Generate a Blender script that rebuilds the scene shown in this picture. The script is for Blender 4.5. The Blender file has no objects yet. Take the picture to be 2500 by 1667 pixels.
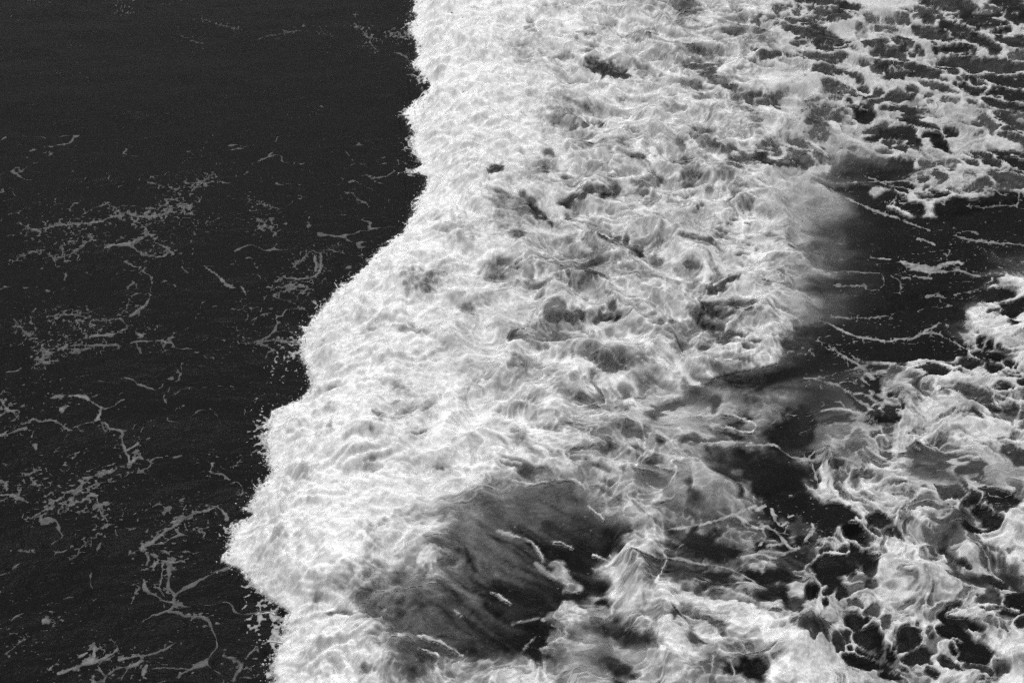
import bpy, math
import numpy as np
from mathutils import Vector

# ------------------------------------------------------------------ camera, sky, sun, exposure
SC = bpy.context.scene
R = math.radians
CAM_H, PITCH, HFOV = 10.0, 33.0, 39.6          # metres, degrees below the horizon, degrees
cam_d = bpy.data.cameras.new('camera')
cam_d.sensor_width = 36.0
cam_d.lens = 18.0 / math.tan(R(HFOV / 2))
cam_d.clip_end = 20000
cam = bpy.data.objects.new('camera', cam_d)
SC.collection.objects.link(cam)
cam.location = (0, 0, CAM_H)
cam.rotation_euler = (R(90 - PITCH), 0, 0)
SC.camera = cam

SUN_EL, SUN_AZ = 66.0, -14.0                     # elevation; azimuth clockwise from straight ahead (+Y)
world = bpy.data.worlds.new('World'); SC.world = world; world.use_nodes = True
nt = world.node_tree; nt.nodes.clear()
sky = nt.nodes.new('ShaderNodeTexSky'); sky.sky_type = 'NISHITA'; sky.sun_disc = False
sky.sun_elevation = R(SUN_EL); sky.sun_rotation = R(SUN_AZ)
sky.air_density = 1.0; sky.dust_density = 4.0; sky.ozone_density = 1.0
bw = nt.nodes.new('ShaderNodeRGBToBW')          # black-and-white film: a neutral sky
bg = nt.nodes.new('ShaderNodeBackground'); bg.inputs['Strength'].default_value = 0.085
wo = nt.nodes.new('ShaderNodeOutputWorld')
nt.links.new(sky.outputs[0], bw.inputs[0]); nt.links.new(bw.outputs[0], bg.inputs[0]); nt.links.new(bg.outputs[0], wo.inputs[0])

sd = bpy.data.lights.new('sun', 'SUN'); sd.energy = 1.9; sd.angle = R(16); sd.color = (1, 1, 1)
sun = bpy.data.objects.new('sun', sd); SC.collection.objects.link(sun)
_d = Vector((math.sin(R(SUN_AZ)) * math.cos(R(SUN_EL)), math.cos(R(SUN_AZ)) * math.cos(R(SUN_EL)), math.sin(R(SUN_EL))))
sun.rotation_euler = _d.to_track_quat('Z', 'Y').to_euler()
sun.location = (20, 20, 40)

SC.view_settings.view_transform = 'Standard'; SC.view_settings.look = 'None'
SC.view_settings.gamma = 1; SC.view_settings.use_curve_mapping = False
SC.view_settings.exposure = 0.1
SC.render.film_transparent = False
SC.cycles.use_denoising = False                 # the photograph is grainy film
SC.cycles.use_adaptive_sampling = True
SC.cycles.adaptive_threshold = 0.035
SC.cycles.adaptive_min_samples = 8
SC.cycles.max_bounces = 5

# ------------------------------------------------------------------ photo pixel <-> sea
W0, H0 = 2500.0, 1667.0
FPX = W0 / 2 / math.tan(R(HFOV / 2))
CP, SP = math.cos(R(PITCH)), math.sin(R(PITCH))

def pix2sea(px, py, z=0.0):
    u = (px - W0 / 2) / FPX; v = (py - H0 / 2) / FPX
    dy = CP - v * SP; dz = -SP - v * CP
    k = (z - CAM_H) / dz
    return u * k, dy * k

def sea2pix(x, y, z):
    zz = z - CAM_H
    depth = y * CP - zz * SP
    up = y * SP + zz * CP
    return W0 / 2 + FPX * x / depth, H0 / 2 - FPX * up / depth

# ------------------------------------------------------------------ noise
_rng = np.random.default_rng(7)
_PERM = _rng.permutation(4096).astype(np.int32)
_ANG = _rng.uniform(0, 2 * np.pi, 4096)
_GX = np.cos(_ANG).astype(np.float32); _GY = np.sin(_ANG).astype(np.float32)
_JX = _rng.uniform(0.08, 0.92, 4096).astype(np.float32); _JY = _rng.uniform(0.08, 0.92, 4096).astype(np.float32)

def _h(ix, iy, s):
    return _PERM[(_PERM[(ix + s * 131) & 4095] + iy) & 4095]

def perlin(x, y, s=0):
    x = np.asarray(x, np.float32); y = np.asarray(y, np.float32)
    xf = np.floor(x); yf = np.floor(y)
    ix = xf.astype(np.int32); iy = yf.astype(np.int32)
    fx = x - xf; fy = y - yf
    u = fx * fx * fx * (fx * (fx * 6 - 15) + 10); v = fy * fy * fy * (fy * (fy * 6 - 15) + 10)
    def g(a, b):
        h = _h(ix + a, iy + b, s)
        return _GX[h] * (fx - a) + _GY[h] * (fy - b)
    n0 = g(0, 0); n0 += u * (g(1, 0) - n0)
    n1 = g(0, 1); n1 += u * (g(1, 1) - n1)
    return (n0 + v * (n1 - n0)) * 1.5           # about -1 .. 1

def fbm(x, y, s=0, o=4, g=0.5):
    r = 0; a = 1.0; t = 0
    for k in range(o):
        r = r + a * perlin(x * 2.03 ** k + 17.3 * k, y * 2.03 ** k - 9.1 * k, s + k); t += a; a *= g
    return r / t

def ridged(x, y, s=0, o=4, g=0.55):
    """bright thin ridges: about -0.5 .. 0.5"""
    r = 0; a = 1.0; t = 0; w = 1.0
    for k in range(o):
        n = 1 - np.abs(perlin(x * 2.03 ** k + 11.7 * k, y * 2.03 ** k + 5.3 * k, s + k)) * 1.6
        n = np.clip(n, -0.4, 1); n = n * np.abs(n)
        r = r + a * n * w; w = np.clip(n * 1.3, 0.25, 1); t += a; a *= g
    return r / t - 0.28

def voro(x, y, s=0, val=False):
    x = np.asarray(x, np.float32); y = np.asarray(y, np.float32)
    xf = np.floor(x); yf = np.floor(y); ix = xf.astype(np.int32); iy = yf.astype(np.int32)
    fx = x - xf; fy = y - yf
    f1 = np.full(x.shape, 9., np.float32); f2 = f1.copy(); vv = np.zeros(x.shape, np.float32)
    for a in (-1, 0, 1):
        for b in (-1, 0, 1):
            h = _h(ix + a, iy + b, s)
            d = (a + _JX[h] - fx) ** 2 + (b + _JY[h] - fy) ** 2
            m = d < f1
            f2 = np.where(m, f1, np.minimum(f2, d)); f1 = np.where(m, d, f1)
            if val: vv = np.where(m, h * np.float32(2 / 4095) - 1, vv)
    if val: return np.sqrt(f1), np.sqrt(f2), vv
    return np.sqrt(f1), np.sqrt(f2)

def sstep(a, b, x):
    t = np.clip((x - a) / (b - a), 0, 1)
    return t * t * (3 - 2 * t)

# ------------------------------------------------------------------ survey of the photograph (pixel notes)
TILE = dict(A=(1200, 0, .2764), B=(1850, 0, .2764), C=(1200, 400, .2764), D=(1850, 400, .2764),
            E=(1200, 800, .2764), F=(1850, 800, .2764), G=(1200, 1233, .4844), H=(1850, 1233, .4844),
            I=(600, 400, .4836), J=(500, 1233, .4844), K=(0, 400, .4836), L=(0, 1233, .4844),
            Q=(0, 0, .5315), P=(0, 833, .5319), M=(0, 900, .2551), N=(500, 900, .2551))

EDGE = [(1060,-800),(1030,-400),(1024,-200),(1019,0),(1012,32),(1016,48),(1001,69),(1010,90),(1026,114),(1022,140),(1009,159),(1036,183),(1048,205),
        (1044,226),(1016,250),(985,279),(1004,298),(1015,324),(1006,351),(1012,372),(1036,404),(1006,420),(1050,433),
        (1039,462),(1020,494),(1009,531),(983,571),(950,596),(922,616),(917,635),(872,672),(829,707),(787,749),(760,787),
        (741,808),(742,833),(734,868),(750,892),(763,932),(755,955),(731,976),(672,1003),(659,1035),(646,1072),(657,1099),
        (651,1120),(665,1150),(638,1189),(601,1242),(618,1256),(568,1285),(569,1317),(542,1372),(590,1389),(606,1402),
        (611,1423),(633,1444),(706,1492),(691,1545),(672,1593),(662,1630),(667,1667),(690,1800),(720,2000),(830,2700)]

# broad brightness of the white water, every 100 px from (650, 50)
BASE = """0 0 0 0 9 9 8.6 8.25 7.85 7.65 7.25 6.65 6.2 6.15 6.25 6.05 5.75 5.25 4.75
0 0 0 0 9 9 8.6 7.85 7.65 7.45 7.15 6.65 6.2 6.05 6.05 6.05 5.75 5.25 4.75
0 0 0 0 9 9 8.6 7.85 7.65 7.45 7.15 6.65 6.2 5.75 5.75 5.75 5.25 4.55 3
0 0 0 0 9 8.8 8.5 7.55 7.55 7.45 7.45 6.85 6.25 4.75 4.55 4.25 4.75 4.75 4.55
0 0 0 0 9 8.6 8 7.25 7.15 7.25 7.25 7.05 6.45 5.5 2.2 1.5 4.5 5.5 3
0 0 0 0 9 8.4 7 6.45 7.05 7.25 7.25 7.25 7.25 5.2 1.7 1 0.7 0.7 0.7
0 0 0 9 8.8 8.6 7.6 6.65 6.65 6.85 6.85 6.95 7.45 5 1.5 0.9 0.8 0.7 2.6
0 0 8.6 8.8 8.6 7.8 7.8 6.95 6.85 6.85 6.85 6.65 6.65 5.8 1.5 1 1 1.2 6.2
0 8.4 9 8.7 8.4 8.2 8 7.35 7.35 7.25 6.65 6.25 6.65 2.2 1.4 1 0.7 2.5 6.2
0 8.4 9 8.7 8.5 8.3 7.8 7.15 7.15 7.15 6.85 6 5 2.2 2 3.5 5.25 5.45 5.45
8.4 8.8 9 8.8 8.5 8.3 7.8 7.25 6.95 6.65 6.5 5.5 4 1.8 3.95 5.45 5.85 5.85 5.95
8.4 9 9 8.8 8.5 8 7.5 6.85 6.65 6.5 6 4.5 2.2 1.5 4.95 5.75 5.45 5.45 5.45
8.4 9 9 8.8 8.5 7.2 4.4 4 4.2 6 4.6 4 2.4 2 4.45 5.95 6.05 5.85 6.05
8.4 9 9 8.8 8.2 5 3.2 1.8 0.8 6.5 2 2.5 4.4 3 4.25 5.85 6.15 6.05 5.45
7.4 9 9 6.6 5.2 3.2 1.7 1.4 1.2 7.05 5 3.5 5 5.4 5.05 6.25 6.15 5.45 4.95
8.2 8.8 8.6 5.4 3.6 1.8 1.1 3.2 5.5 6.5 6.85 6.5 6.25 6 5.45 5.95 5.95 5.85 6.25
8.2 8.8 8.4 7.2 6.4 6.6 6.2 6.5 6.5 6.3 6.5 6 7.45 7.2 4.95 4.95 5.45 6.25 6.45"""
BASE = np.array([[float(v) for v in r.split()] for r in BASE.split('\n')], np.float32)

# dark pools in the foam: x y rx ry tilt brightness (s = soft)
HOLES = {
'A': """1040 640 170 75 15 1.6;1215 665 45 45 0 1.8;1370 325 70 45 15 3.2;640 495 70 45 0 4.5;850 450 80 40 0 4.5;960 545 60 22 0 4
560 95 150 35 -5 6.3;1060 245 100 35 0 5.5;800 330 110 25 10 5;280 430 210 80 25 6.2 s;1700 120 110 70 10 3.8;2190 150 110 60 20 3.5;2040 180 70 35 10 4
2130 290 120 45 5 3.8;1830 430 170 60 10 4;1800 560 120 35 10 3;1990 550 65 35 -10 3;1940 620 110 28 10 2.8;1800 740 130 40 5 3.5;2130 740 170 60 20 2.5
2250 830 120 40 -10 3.2;2050 400 70 30 10 4.5;2240 450 90 45 -20 4.5;2240 590 50 25 -15 3.5;2140 915 100 20 0 3.8;1800 850 80 25 0 4;1550 835 35 18 0 4
1230 890 90 25 5 5.5;700 1000 230 90 0 5.8 s;700 1140 60 22 10 3.8;815 1150 50 35 10 3.5;1185 1150 50 25 0 4;1280 1160 35 25 0 4;910 1140 40 25 10 4.5
500 1385 90 35 15 3.2;565 1325 45 25 20 3.2;1200 1320 140 50 20 4.2 s;1300 1360 90 28 15 2.4;90 1470 65 35 -10 2;1700 1490 110 80 10 3.8
1900 1270 200 60 35 3.6;2010 1310 60 35 10 2.2;2250 1440 130 50 5 2.6;2130 1350 100 40 -15 3.5;2230 1000 140 40 10 4.5;2300 1120 60 30 0 4
600 870 120 70 0 6 s;850 1260 120 50 10 5.2 s;1640 1270 80 60 20 5;1560 60 330 45 3 5.6 s;330 240 60 30 0 5.6;1250 370 70 40 0 5.6;1500 680 90 40 0 5.8;1370 660 60 60 0 5.4""",
'B': """640 50 210 40 5 1.6;600 135 150 55 10 1.9;180 80 80 35 5 2.4;400 110 60 28 20 2;320 150 70 45 10 2.4;480 195 110 28 15 2;530 300 280 65 22 1.7;770 370 40 40 40 1.2
100 340 130 60 0 3.6 s;410 360 60 28 0 2.4;95 160 45 30 0 2.5;210 150 45 20 0 2.3;30 220 35 30 0 2.5;980 150 90 50 20 2.6;810 125 60 18 10 2.4;880 260 55 42 0 3
985 255 50 30 10 2.8;1140 265 90 35 15 3;1110 340 100 25 0 4;1330 150 75 60 20 2.5;1175 185 50 35 0 2.8;1400 100 110 35 25 2;1500 160 120 60 20 1.9;1650 85 260 60 3 1.7
2220 60 170 80 20 1.2;2050 90 140 25 20 2;1920 170 260 55 8 1.2;2150 260 130 38 -5 1.2;1580 310 140 60 22 1.7;1870 310 250 55 28 1.3;2200 340 160 35 15 1.5
1750 425 165 33 2 1.2;1050 410 150 45 5 2.2;1190 490 150 55 10 1.9;1290 390 80 40 15 1.7;1410 480 35 40 0 1.7;2250 460 90 40 0 2.2;2050 570 330 60 5 1.6;2200 680 200 60 5 1.1
1665 625 60 45 0 1.5;1895 690 58 42 0 1.7;1290 640 280 60 6 1.6;1000 600 70 45 20 2.2;680 630 190 45 6 1.8;830 660 80 40 25 1.8;570 500 200 42 3 2.2;100 505 120 33 5 2.4
330 490 80 25 5 2.6;420 620 60 32 5 3.2;230 640 90 30 -5 4.2 s;330 570 110 35 5 3.4;700 800 150 45 10 2.4;880 800 70 35 10 1.6;1000 810 45 38 15 1.7;860 870 50 25 5 1.6
1170 850 130 45 -8 1.9;1300 800 60 30 0 2;1580 800 150 35 12 1.9;1870 810 130 50 12 1.1;1770 720 50 30 5 2.2;2180 810 170 60 3 1;2150 920 150 40 5 1.2;1950 740 60 35 10 1.3
940 970 120 45 35 1.2;990 910 60 25 30 1.3;1440 880 50 15 -15 2;1650 920 70 22 5 2.2;1820 925 80 15 5 2;1470 935 25 20 0 2.6;1250 960 35 18 0 2;1400 970 60 20 0 2.5
1330 1010 160 35 12 1.5;1420 1060 120 30 10 1.7;1480 1120 190 35 20 1;1280 1220 260 60 10 1;1600 1270 120 50 25 .9;1700 1200 50 40 0 1.2;1100 1150 130 40 0 1.9
1200 1290 110 30 8 1.6;1360 1310 90 22 8 2.4;1070 1310 70 25 15 2.2;1230 1430 90 45 20 1.4;1450 1470 90 40 10 2.8;1560 1480 70 30 10 2.6;1650 1520 100 35 10 2.6
2060 1120 110 50 30 2.2;1990 1140 90 25 28 2.2;2200 1080 130 45 15 1.7;2270 1200 110 60 15 1.8;2270 1370 150 40 15 1.3;2030 1430 100 70 20 1.5;1900 1410 50 35 0 1.4
1840 1470 60 30 5 1.6;2260 1470 110 60 10 1;560 1000 160 110 25 2.6 s;740 1010 130 60 25 2.8 s;530 1150 90 60 -20 3 s;780 1300 190 50 15 3.8 s;150 1340 100 45 20 2.8
440 1320 100 60 30 2.6;130 1440 80 50 30 1.8;370 1420 90 70 0 2.4;220 1490 60 30 0 1.8;90 870 110 50 10 2.2;240 820 110 60 0 4 s;900 1430 200 70 0 2.2 s;1150 1520 200 80 5 1 s""",
'C': """90 25 65 32 -5 1.6;500 100 60 35 20 2.2;520 70 160 60 5 4.5 s;670 160 50 20 0 3.2;300 290 130 40 25 2.4;210 380 90 110 0 3.2 s;320 390 50 90 -5 1.2;400 480 55 45 40 1.2
470 550 65 28 20 1.5;150 600 75 55 0 2.6;50 340 50 40 0 3.5;740 330 85 65 30 1.3;770 440 60 60 20 2.8 s;790 260 110 30 5 2;910 200 90 40 10 2.2;1040 230 32 60 0 2.4
780 165 60 20 -40 3.2;1010 140 60 20 40 3.2;1690 80 80 70 0 2.8;1690 170 60 50 0 3.2;1300 120 130 50 -20 4.2;1380 150 80 30 -30 3.6;1280 240 40 40 0 4;1440 330 130 45 35 4.2
1750 280 130 35 -5 5.5 s;2200 10 150 40 0 2.6;2000 90 90 60 10 4.5;2200 230 90 20 5 4.2;2170 300 80 25 20 4.6;2300 390 70 70 40 4.5;1880 410 60 20 5 4;950 590 170 60 10 4.2 s
1060 640 70 25 15 2.8;640 700 80 45 0 3.6;750 725 30 15 0 2.8;1160 690 25 50 15 3.2;1240 670 25 50 10 2.8;1330 770 110 55 0 2.2 s;1380 790 50 45 0 1.4;1520 780 35 40 0 3.4
1880 630 170 35 12 2.8;1990 640 40 35 0 3;2160 535 40 12 10 3;2100 570 40 20 0 3.2;2010 555 25 18 0 3.2;2260 575 50 12 10 3.4;2260 700 50 15 0 3.2;2260 780 45 20 -10 3.4
830 900 230 60 0 3.4 s;870 910 60 45 0 2;760 1000 120 120 -10 4.6 s;220 920 140 40 10 4.5 s;300 945 40 18 10 2.4;170 1045 45 22 -15 2.2;60 1050 70 40 -20 4.8
180 1110 120 40 -5 5 s;460 1110 80 60 0 5 s;1540 880 60 45 -30 4.2;1740 930 100 40 20 4.4;1950 930 100 70 20 4.4 s;2050 1060 180 60 -35 2;1960 1020 110 30 -25 3.4;1740 1120 45 90 20 4.2
2010 1300 200 100 -15 1.9;1960 1460 120 50 10 2.2;2220 1190 100 50 0 2.4;1760 1320 80 50 0 3.4;2100 1480 60 20 10 2.4;2250 1250 90 90 0 4.4 s;840 1310 130 55 30 2;1000 1390 45 35 10 2.4
1040 1270 30 45 -10 2.8;1100 1390 45 45 -20 2.2;620 1300 160 60 5 5.2 s;1590 1450 35 20 0 3.4;400 1480 250 90 10 5.8 s;2240 1520 60 20 0 2.4""",
'D': """1640 60 90 50 25 3.5;1560 130 50 35 30 2.2;1340 190 80 30 20 1.2;1910 190 70 35 0 2.4;1820 140 70 40 10 3.2;1770 240 80 22 5 2.4;1450 180 50 20 0 2;1470 230 30 20 0 2
2180 170 150 60 20 2;2000 30 130 40 20 1.2;1560 290 110 30 0 .8;2100 1180 120 40 25 1.2;2300 1290 80 100 0 .8;2040 1320 30 25 0 1.5;2090 1040 60 15 5 1.2;1000 350 260 110 20 .8;900 60 200 50 0 1.6 s
1200 300 260 60 10 .8;2000 360 300 60 0 .7;2150 1330 60 30 20 2""",
'E': """1740 620 170 110 30 2.2 s;1900 690 60 60 40 2;1560 720 150 45 -20 2.6;1330 500 60 45 20 3.8;1440 560 140 50 20 4.2 s;1050 600 220 80 5 5 s;1200 650 130 35 0 4;930 640 100 40 10 4.4
1900 220 55 28 5 2.6;1700 230 60 50 0 4;2170 140 50 60 20 2.4;2030 30 130 40 5 2.2;2060 110 130 30 5 3;2100 310 170 25 5 3.8;2210 840 150 60 20 1.4;2180 950 160 50 10 1.4
1970 900 70 45 0 2.8;1900 985 80 50 -5 2.6;1770 950 55 40 10 2.4;1540 940 80 35 30 1.6;1300 920 90 45 25 3.2;1470 1150 90 45 -20 2.6;1310 1120 50 60 0 3.2;1230 1050 50 60 -20 3.2
900 1060 90 80 -20 4;760 1080 70 30 -10 4.2;700 1160 100 30 0 4.6;900 1260 100 35 15 2.8;1070 1240 35 35 0 3.8;1370 1330 170 110 0 3.9 s;1300 1270 120 40 10 3.4;1540 1240 60 25 20 3
1680 1320 60 45 0 2.4;1770 1420 110 60 10 2;1780 1490 150 60 10 2.2 s;2200 1230 230 120 20 1.2;2100 1300 130 30 35 1.6;2050 1140 160 40 30 2.2;2150 1450 60 50 0 1.4;230 1300 90 50 30 2.2
110 1210 90 30 15 3.6;370 1320 90 40 0 3.6;930 1400 80 28 10 3.2;880 1470 60 25 35 2.8;960 1500 60 25 35 3;1040 1540 50 25 10 3;250 340 130 70 -15 4.6 s;130 290 70 70 0 4.8
240 60 60 60 0 4.8;370 180 70 25 0 4.8;950 220 180 80 5 5 s;1150 270 150 90 0 4.8 s;1450 70 140 50 0 5 s;400 670 150 70 -15 5 s;230 790 100 50 -5 5;780 850 100 90 40 4.4 s
560 890 160 40 0 4.4 s;280 970 80 50 -10 5;480 1170 70 35 -10 4.8;300 1500 350 120 5 3.6 s;1700 1010 90 40 20 5.5;2200 600 150 120 0 2.8 s""",
'F': """1070 385 65 45 15 1.4;1560 400 165 35 5 1.3;1745 425 50 15 5 1.8;1820 350 110 50 5 1.6;2045 400 50 32 0 1.4;2265 440 30 28 0 1.2;1455 540 45 90 -10 3.2;1100 790 115 80 20 1
1210 690 25 70 -8 1;1225 635 32 22 0 .9;985 730 45 55 -30 1.2;870 660 90 50 30 1.2;1010 610 60 40 0 1;880 510 110 50 10 1.1;1060 530 70 80 0 .7;760 800 130 28 3 1.6;1130 940 50 60 -25 2.4
1200 1090 40 90 -10 3.2;830 930 85 50 20 3.8;945 1020 55 80 -35 3.5;970 1130 40 50 0 4.4;760 1060 45 35 30 4.2;690 980 45 30 20 4.6;760 1180 55 40 0 2.2;545 1120 60 45 -35 1.2
550 1290 40 85 -15 1.6;740 1390 100 80 25 3.4 s;1010 1310 80 30 -5 3.6;950 1260 50 30 0 4;1300 1420 90 40 -15 4 s;1620 1190 200 110 20 1.8 s;1560 1070 110 35 25 2.2;1900 1250 150 50 20 1.7
1440 980 60 30 20 3.2;1930 660 120 60 30 2.8;2140 720 75 45 35 2.8;1760 690 90 40 30 4.4 s;1740 1000 100 45 10 3.6;2310 760 60 70 0 3.4;2280 560 130 50 -20 2.8;2150 500 40 60 0 1.6
2250 910 80 35 10 3.8;2060 880 150 45 8 4.6;1680 1430 110 60 -10 2.2;1840 1380 70 40 -20 2;1860 1480 100 60 0 1.7;2070 1500 110 60 15 1.5;2010 1350 100 30 5 1.8;2300 1080 80 60 30 2.4
2090 160 70 60 0 .8;2190 190 30 50 0 1;2160 330 40 30 0 1;2230 350 30 25 0 1.2;2010 270 120 50 0 .8;1400 220 500 90 0 .7;600 320 250 100 25 1.3 s;500 620 220 130 20 1.5 s;330 900 200 180 0 .9
200 1350 260 180 20 1;1650 1130 160 60 25 1.9;1480 1200 60 80 0 2.4 s""",
'G': """480 330 120 110 60 1.2 s;600 450 75 55 0 1.4;620 520 50 18 0 .9;650 640 120 60 -10 1.6;720 690 55 60 0 1.2;810 660 50 45 0 2.6;250 700 120 110 20 .9;360 520 30 28 0 .9
90 480 180 80 20 1.5 s;620 160 40 50 0 1.8;650 240 40 35 20 1.6;790 490 38 35 0 3.6;920 530 45 28 10 1.6;1095 590 35 30 0 2.6;1030 550 35 20 0 3;990 640 45 50 50 2.2;1010 350 120 50 15 1.6 s
1080 200 200 80 5 .7;900 170 70 50 0 2.6 s;1190 390 90 40 0 1;1130 440 60 22 0 2.2;1240 480 60 25 5 2.2;1310 420 50 30 0 2.2;880 370 60 50 -30 3.4 s;1050 750 80 90 0 2.4 s;1160 760 45 55 0 1.2
1290 790 80 60 20 .6;600 770 90 90 0 3.4 s;640 850 50 50 0 1.6;1000 40 150 60 0 2.6 s;430 120 130 90 40 2.2 s;180 480 200 110 20 1.6 s;500 420 60 80 20 1.2;1215 740 40 18 10 .8""",
'H': """300 60 150 70 30 .6;440 160 110 45 20 .7;110 55 35 45 0 .8;40 60 30 40 0 1;210 130 60 60 0 2.4;60 170 40 30 40 1;180 195 30 18 0 1;60 330 80 40 0 .7;570 90 65 35 10 1.2
690 170 60 25 5 1.8;840 130 55 65 -30 3.8;1160 50 60 48 0 1;1010 40 100 55 10 2.8 s;960 140 60 60 0 3 s;890 240 50 35 -20 3;1210 260 75 60 -10 3.4;970 240 25 35 0 2.4;1060 290 35 22 30 1.8
970 330 80 50 10 2.8 s;1090 390 90 45 15 1.7 s;1165 365 50 30 20 1.5;1310 380 80 110 -30 1.4 s;1290 480 100 40 0 1;1150 470 40 30 0 2.4;430 260 30 50 -35 .9;495 290 35 28 0 .8
575 325 50 40 30 .8;585 430 28 18 5 1.2;385 360 90 60 35 1;350 410 50 35 0 1.3;440 440 35 60 -10 .8;310 460 30 22 0 1.2;250 260 110 30 -5 2.2;370 250 40 25 0 1.6;80 410 35 45 0 1.2
215 400 38 32 0 1.2;30 400 30 50 0 1.8;140 470 30 30 0 2.4;160 550 45 40 0 3.2;350 600 90 75 30 2.6 s;430 715 75 42 -12 1.8;500 620 50 35 10 1.2;570 690 65 45 20 1;570 560 35 30 0 2.6
500 520 45 15 10 2.6;500 755 30 20 0 1;590 765 60 25 5 .9;570 825 130 32 6 .6;660 885 60 20 0 .7;700 805 30 35 0 1;790 720 50 60 0 1.5;830 800 60 45 0 1.3;1000 590 70 45 10 1.2
1010 650 70 40 20 1;1060 720 60 80 20 .9;980 745 18 30 0 1.2;1080 820 60 22 10 2;960 830 50 22 20 1.8;1210 810 60 70 -30 3.2 s;1230 780 70 30 -20 3 s;1200 570 100 50 10 4 s;1330 540 35 30 0 1.4
230 590 25 50 10 3.6;640 630 20 30 -30 2.4;720 750 18 14 0 1.4;685 750 14 14 0 1.6;900 670 30 20 40 2.6;800 640 20 14 0 3;730 520 25 14 0 3.6;820 515 25 14 0 3.6;750 860 25 18 0 1.4;880 870 30 20 40 1.6;1000 840 18 35 -30 1.6""",
'I': """960 600 90 60 -20 5 s;950 640 35 35 0 3.4 s;1010 570 80 25 0 4.6 s;850 830 60 30 0 5 s;1170 760 60 20 0 4.6;1300 570 60 60 -30 3.8 s;1250 180 60 30 20 4 s;1330 340 40 40 0 2.6 s
1040 330 110 40 0 6.5 s;870 560 50 50 0 5.8 s;680 840 90 40 -25 6.8 s;1270 290 80 60 0 5.2 s""",
'N': """2050 300 80 35 -20 5 s;1900 370 160 40 -30 6 s;1640 490 60 50 -30 5.4;1540 610 40 40 0 5.6;2080 650 110 25 -10 5.2;1880 200 80 50 -30 6 s;1500 940 120 40 -30 6 s;2150 960 90 25 -20 5.4
1240 230 40 40 0 6;1280 590 30 60 30 6.2;900 1030 60 50 0 6.2;1300 430 60 60 0 7""",
'J': """1310 230 45 50 0 1.8;1200 290 60 35 -20 3.8 s;1040 480 50 28 0 2.4;850 575 60 15 10 2.8;690 570 40 12 0 4.6;780 860 50 30 -10 3.2;820 690 50 30 30 4.8 s;920 230 60 40 0 6 s
880 150 90 20 -25 5.8 s;1150 700 120 60 25 1.8 s;1050 800 90 60 10 1.8 s;1150 560 200 60 15 3.2 s""",
}
# bright lumps: x y rx ry tilt brightness (s = soft)
LUMPS = {
'G': """770 165 45 40 0 8.2;770 275 75 45 0 6.8;740 400 100 60 0 7.2;720 480 80 60 0 7.6;1100 490 180 35 2 8;1250 540 150 50 0 7.6;395 345 62 50 40 6;440 400 55 50 10 5.6;400 300 30 20 40 5;430 560 100 70 0 6.5
370 680 60 80 0 5.6;530 760 60 100 20 5.5 s;880 620 60 100 0 7.5;850 770 120 80 10 8 s;1040 620 60 40 40 7.2;1130 690 80 45 40 7;1270 640 120 70 0 6;80 840 120 60 0 7.2 s;280 870 120 25 0 6.5;930 440 80 35 10 7.2""",
'H': """300 740 70 60 30 7.8;100 650 150 60 10 7.2;160 780 150 80 10 7.8 s;260 680 60 40 40 8.2;258 480 22 60 0 8;700 450 120 70 20 6.8 s;620 230 110 60 20 6 s;860 440 120 50 20 7 s;1150 660 70 40 20 7.6;1280 840 60 50 0 7.5;700 620 50 50 0 6.5""",
'D': """600 380 170 130 20 5 s;660 760 180 130 0 3.2 s;720 1250 220 110 5 2.7 s;480 230 130 60 20 6.6 s;2200 1090 160 50 15 6;2000 1300 100 70 20 6;2180 1430 150 80 10 6.2;2250 1180 60 60 0 5.5""",
'E': """1080 420 140 45 0 8.4;700 330 200 45 0 8 s;1580 260 70 90 20 8.4 s;1850 470 120 30 0 8.6;1450 1010 200 60 25 6 s""",
'C': """900 370 110 80 0 8.4 s;450 340 80 60 0 8 s;700 80 100 60 40 8.2 s;1450 760 40 60 20 7.8;1880 230 80 30 -10 8.2;1900 340 100 40 -10 8 s""",
'A': """1000 740 180 40 15 8.8;1230 250 60 60 0 8.4;640 1390 160 40 40 8.4""",
'B': """710 1090 60 40 0 8;830 1210 110 40 25 6.2 s;1050 80 90 50 20 7;680 260 120 50 30 7;1460 210 60 40 0 7;520 1470 150 45 -12 7.4;120 720 250 35 10 7.6;2200 1240 160 50 15 6.6""",
'F': """1850 820 120 30 -10 7.4 s;630 1330 40 120 -15 7.4""",
}
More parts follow.
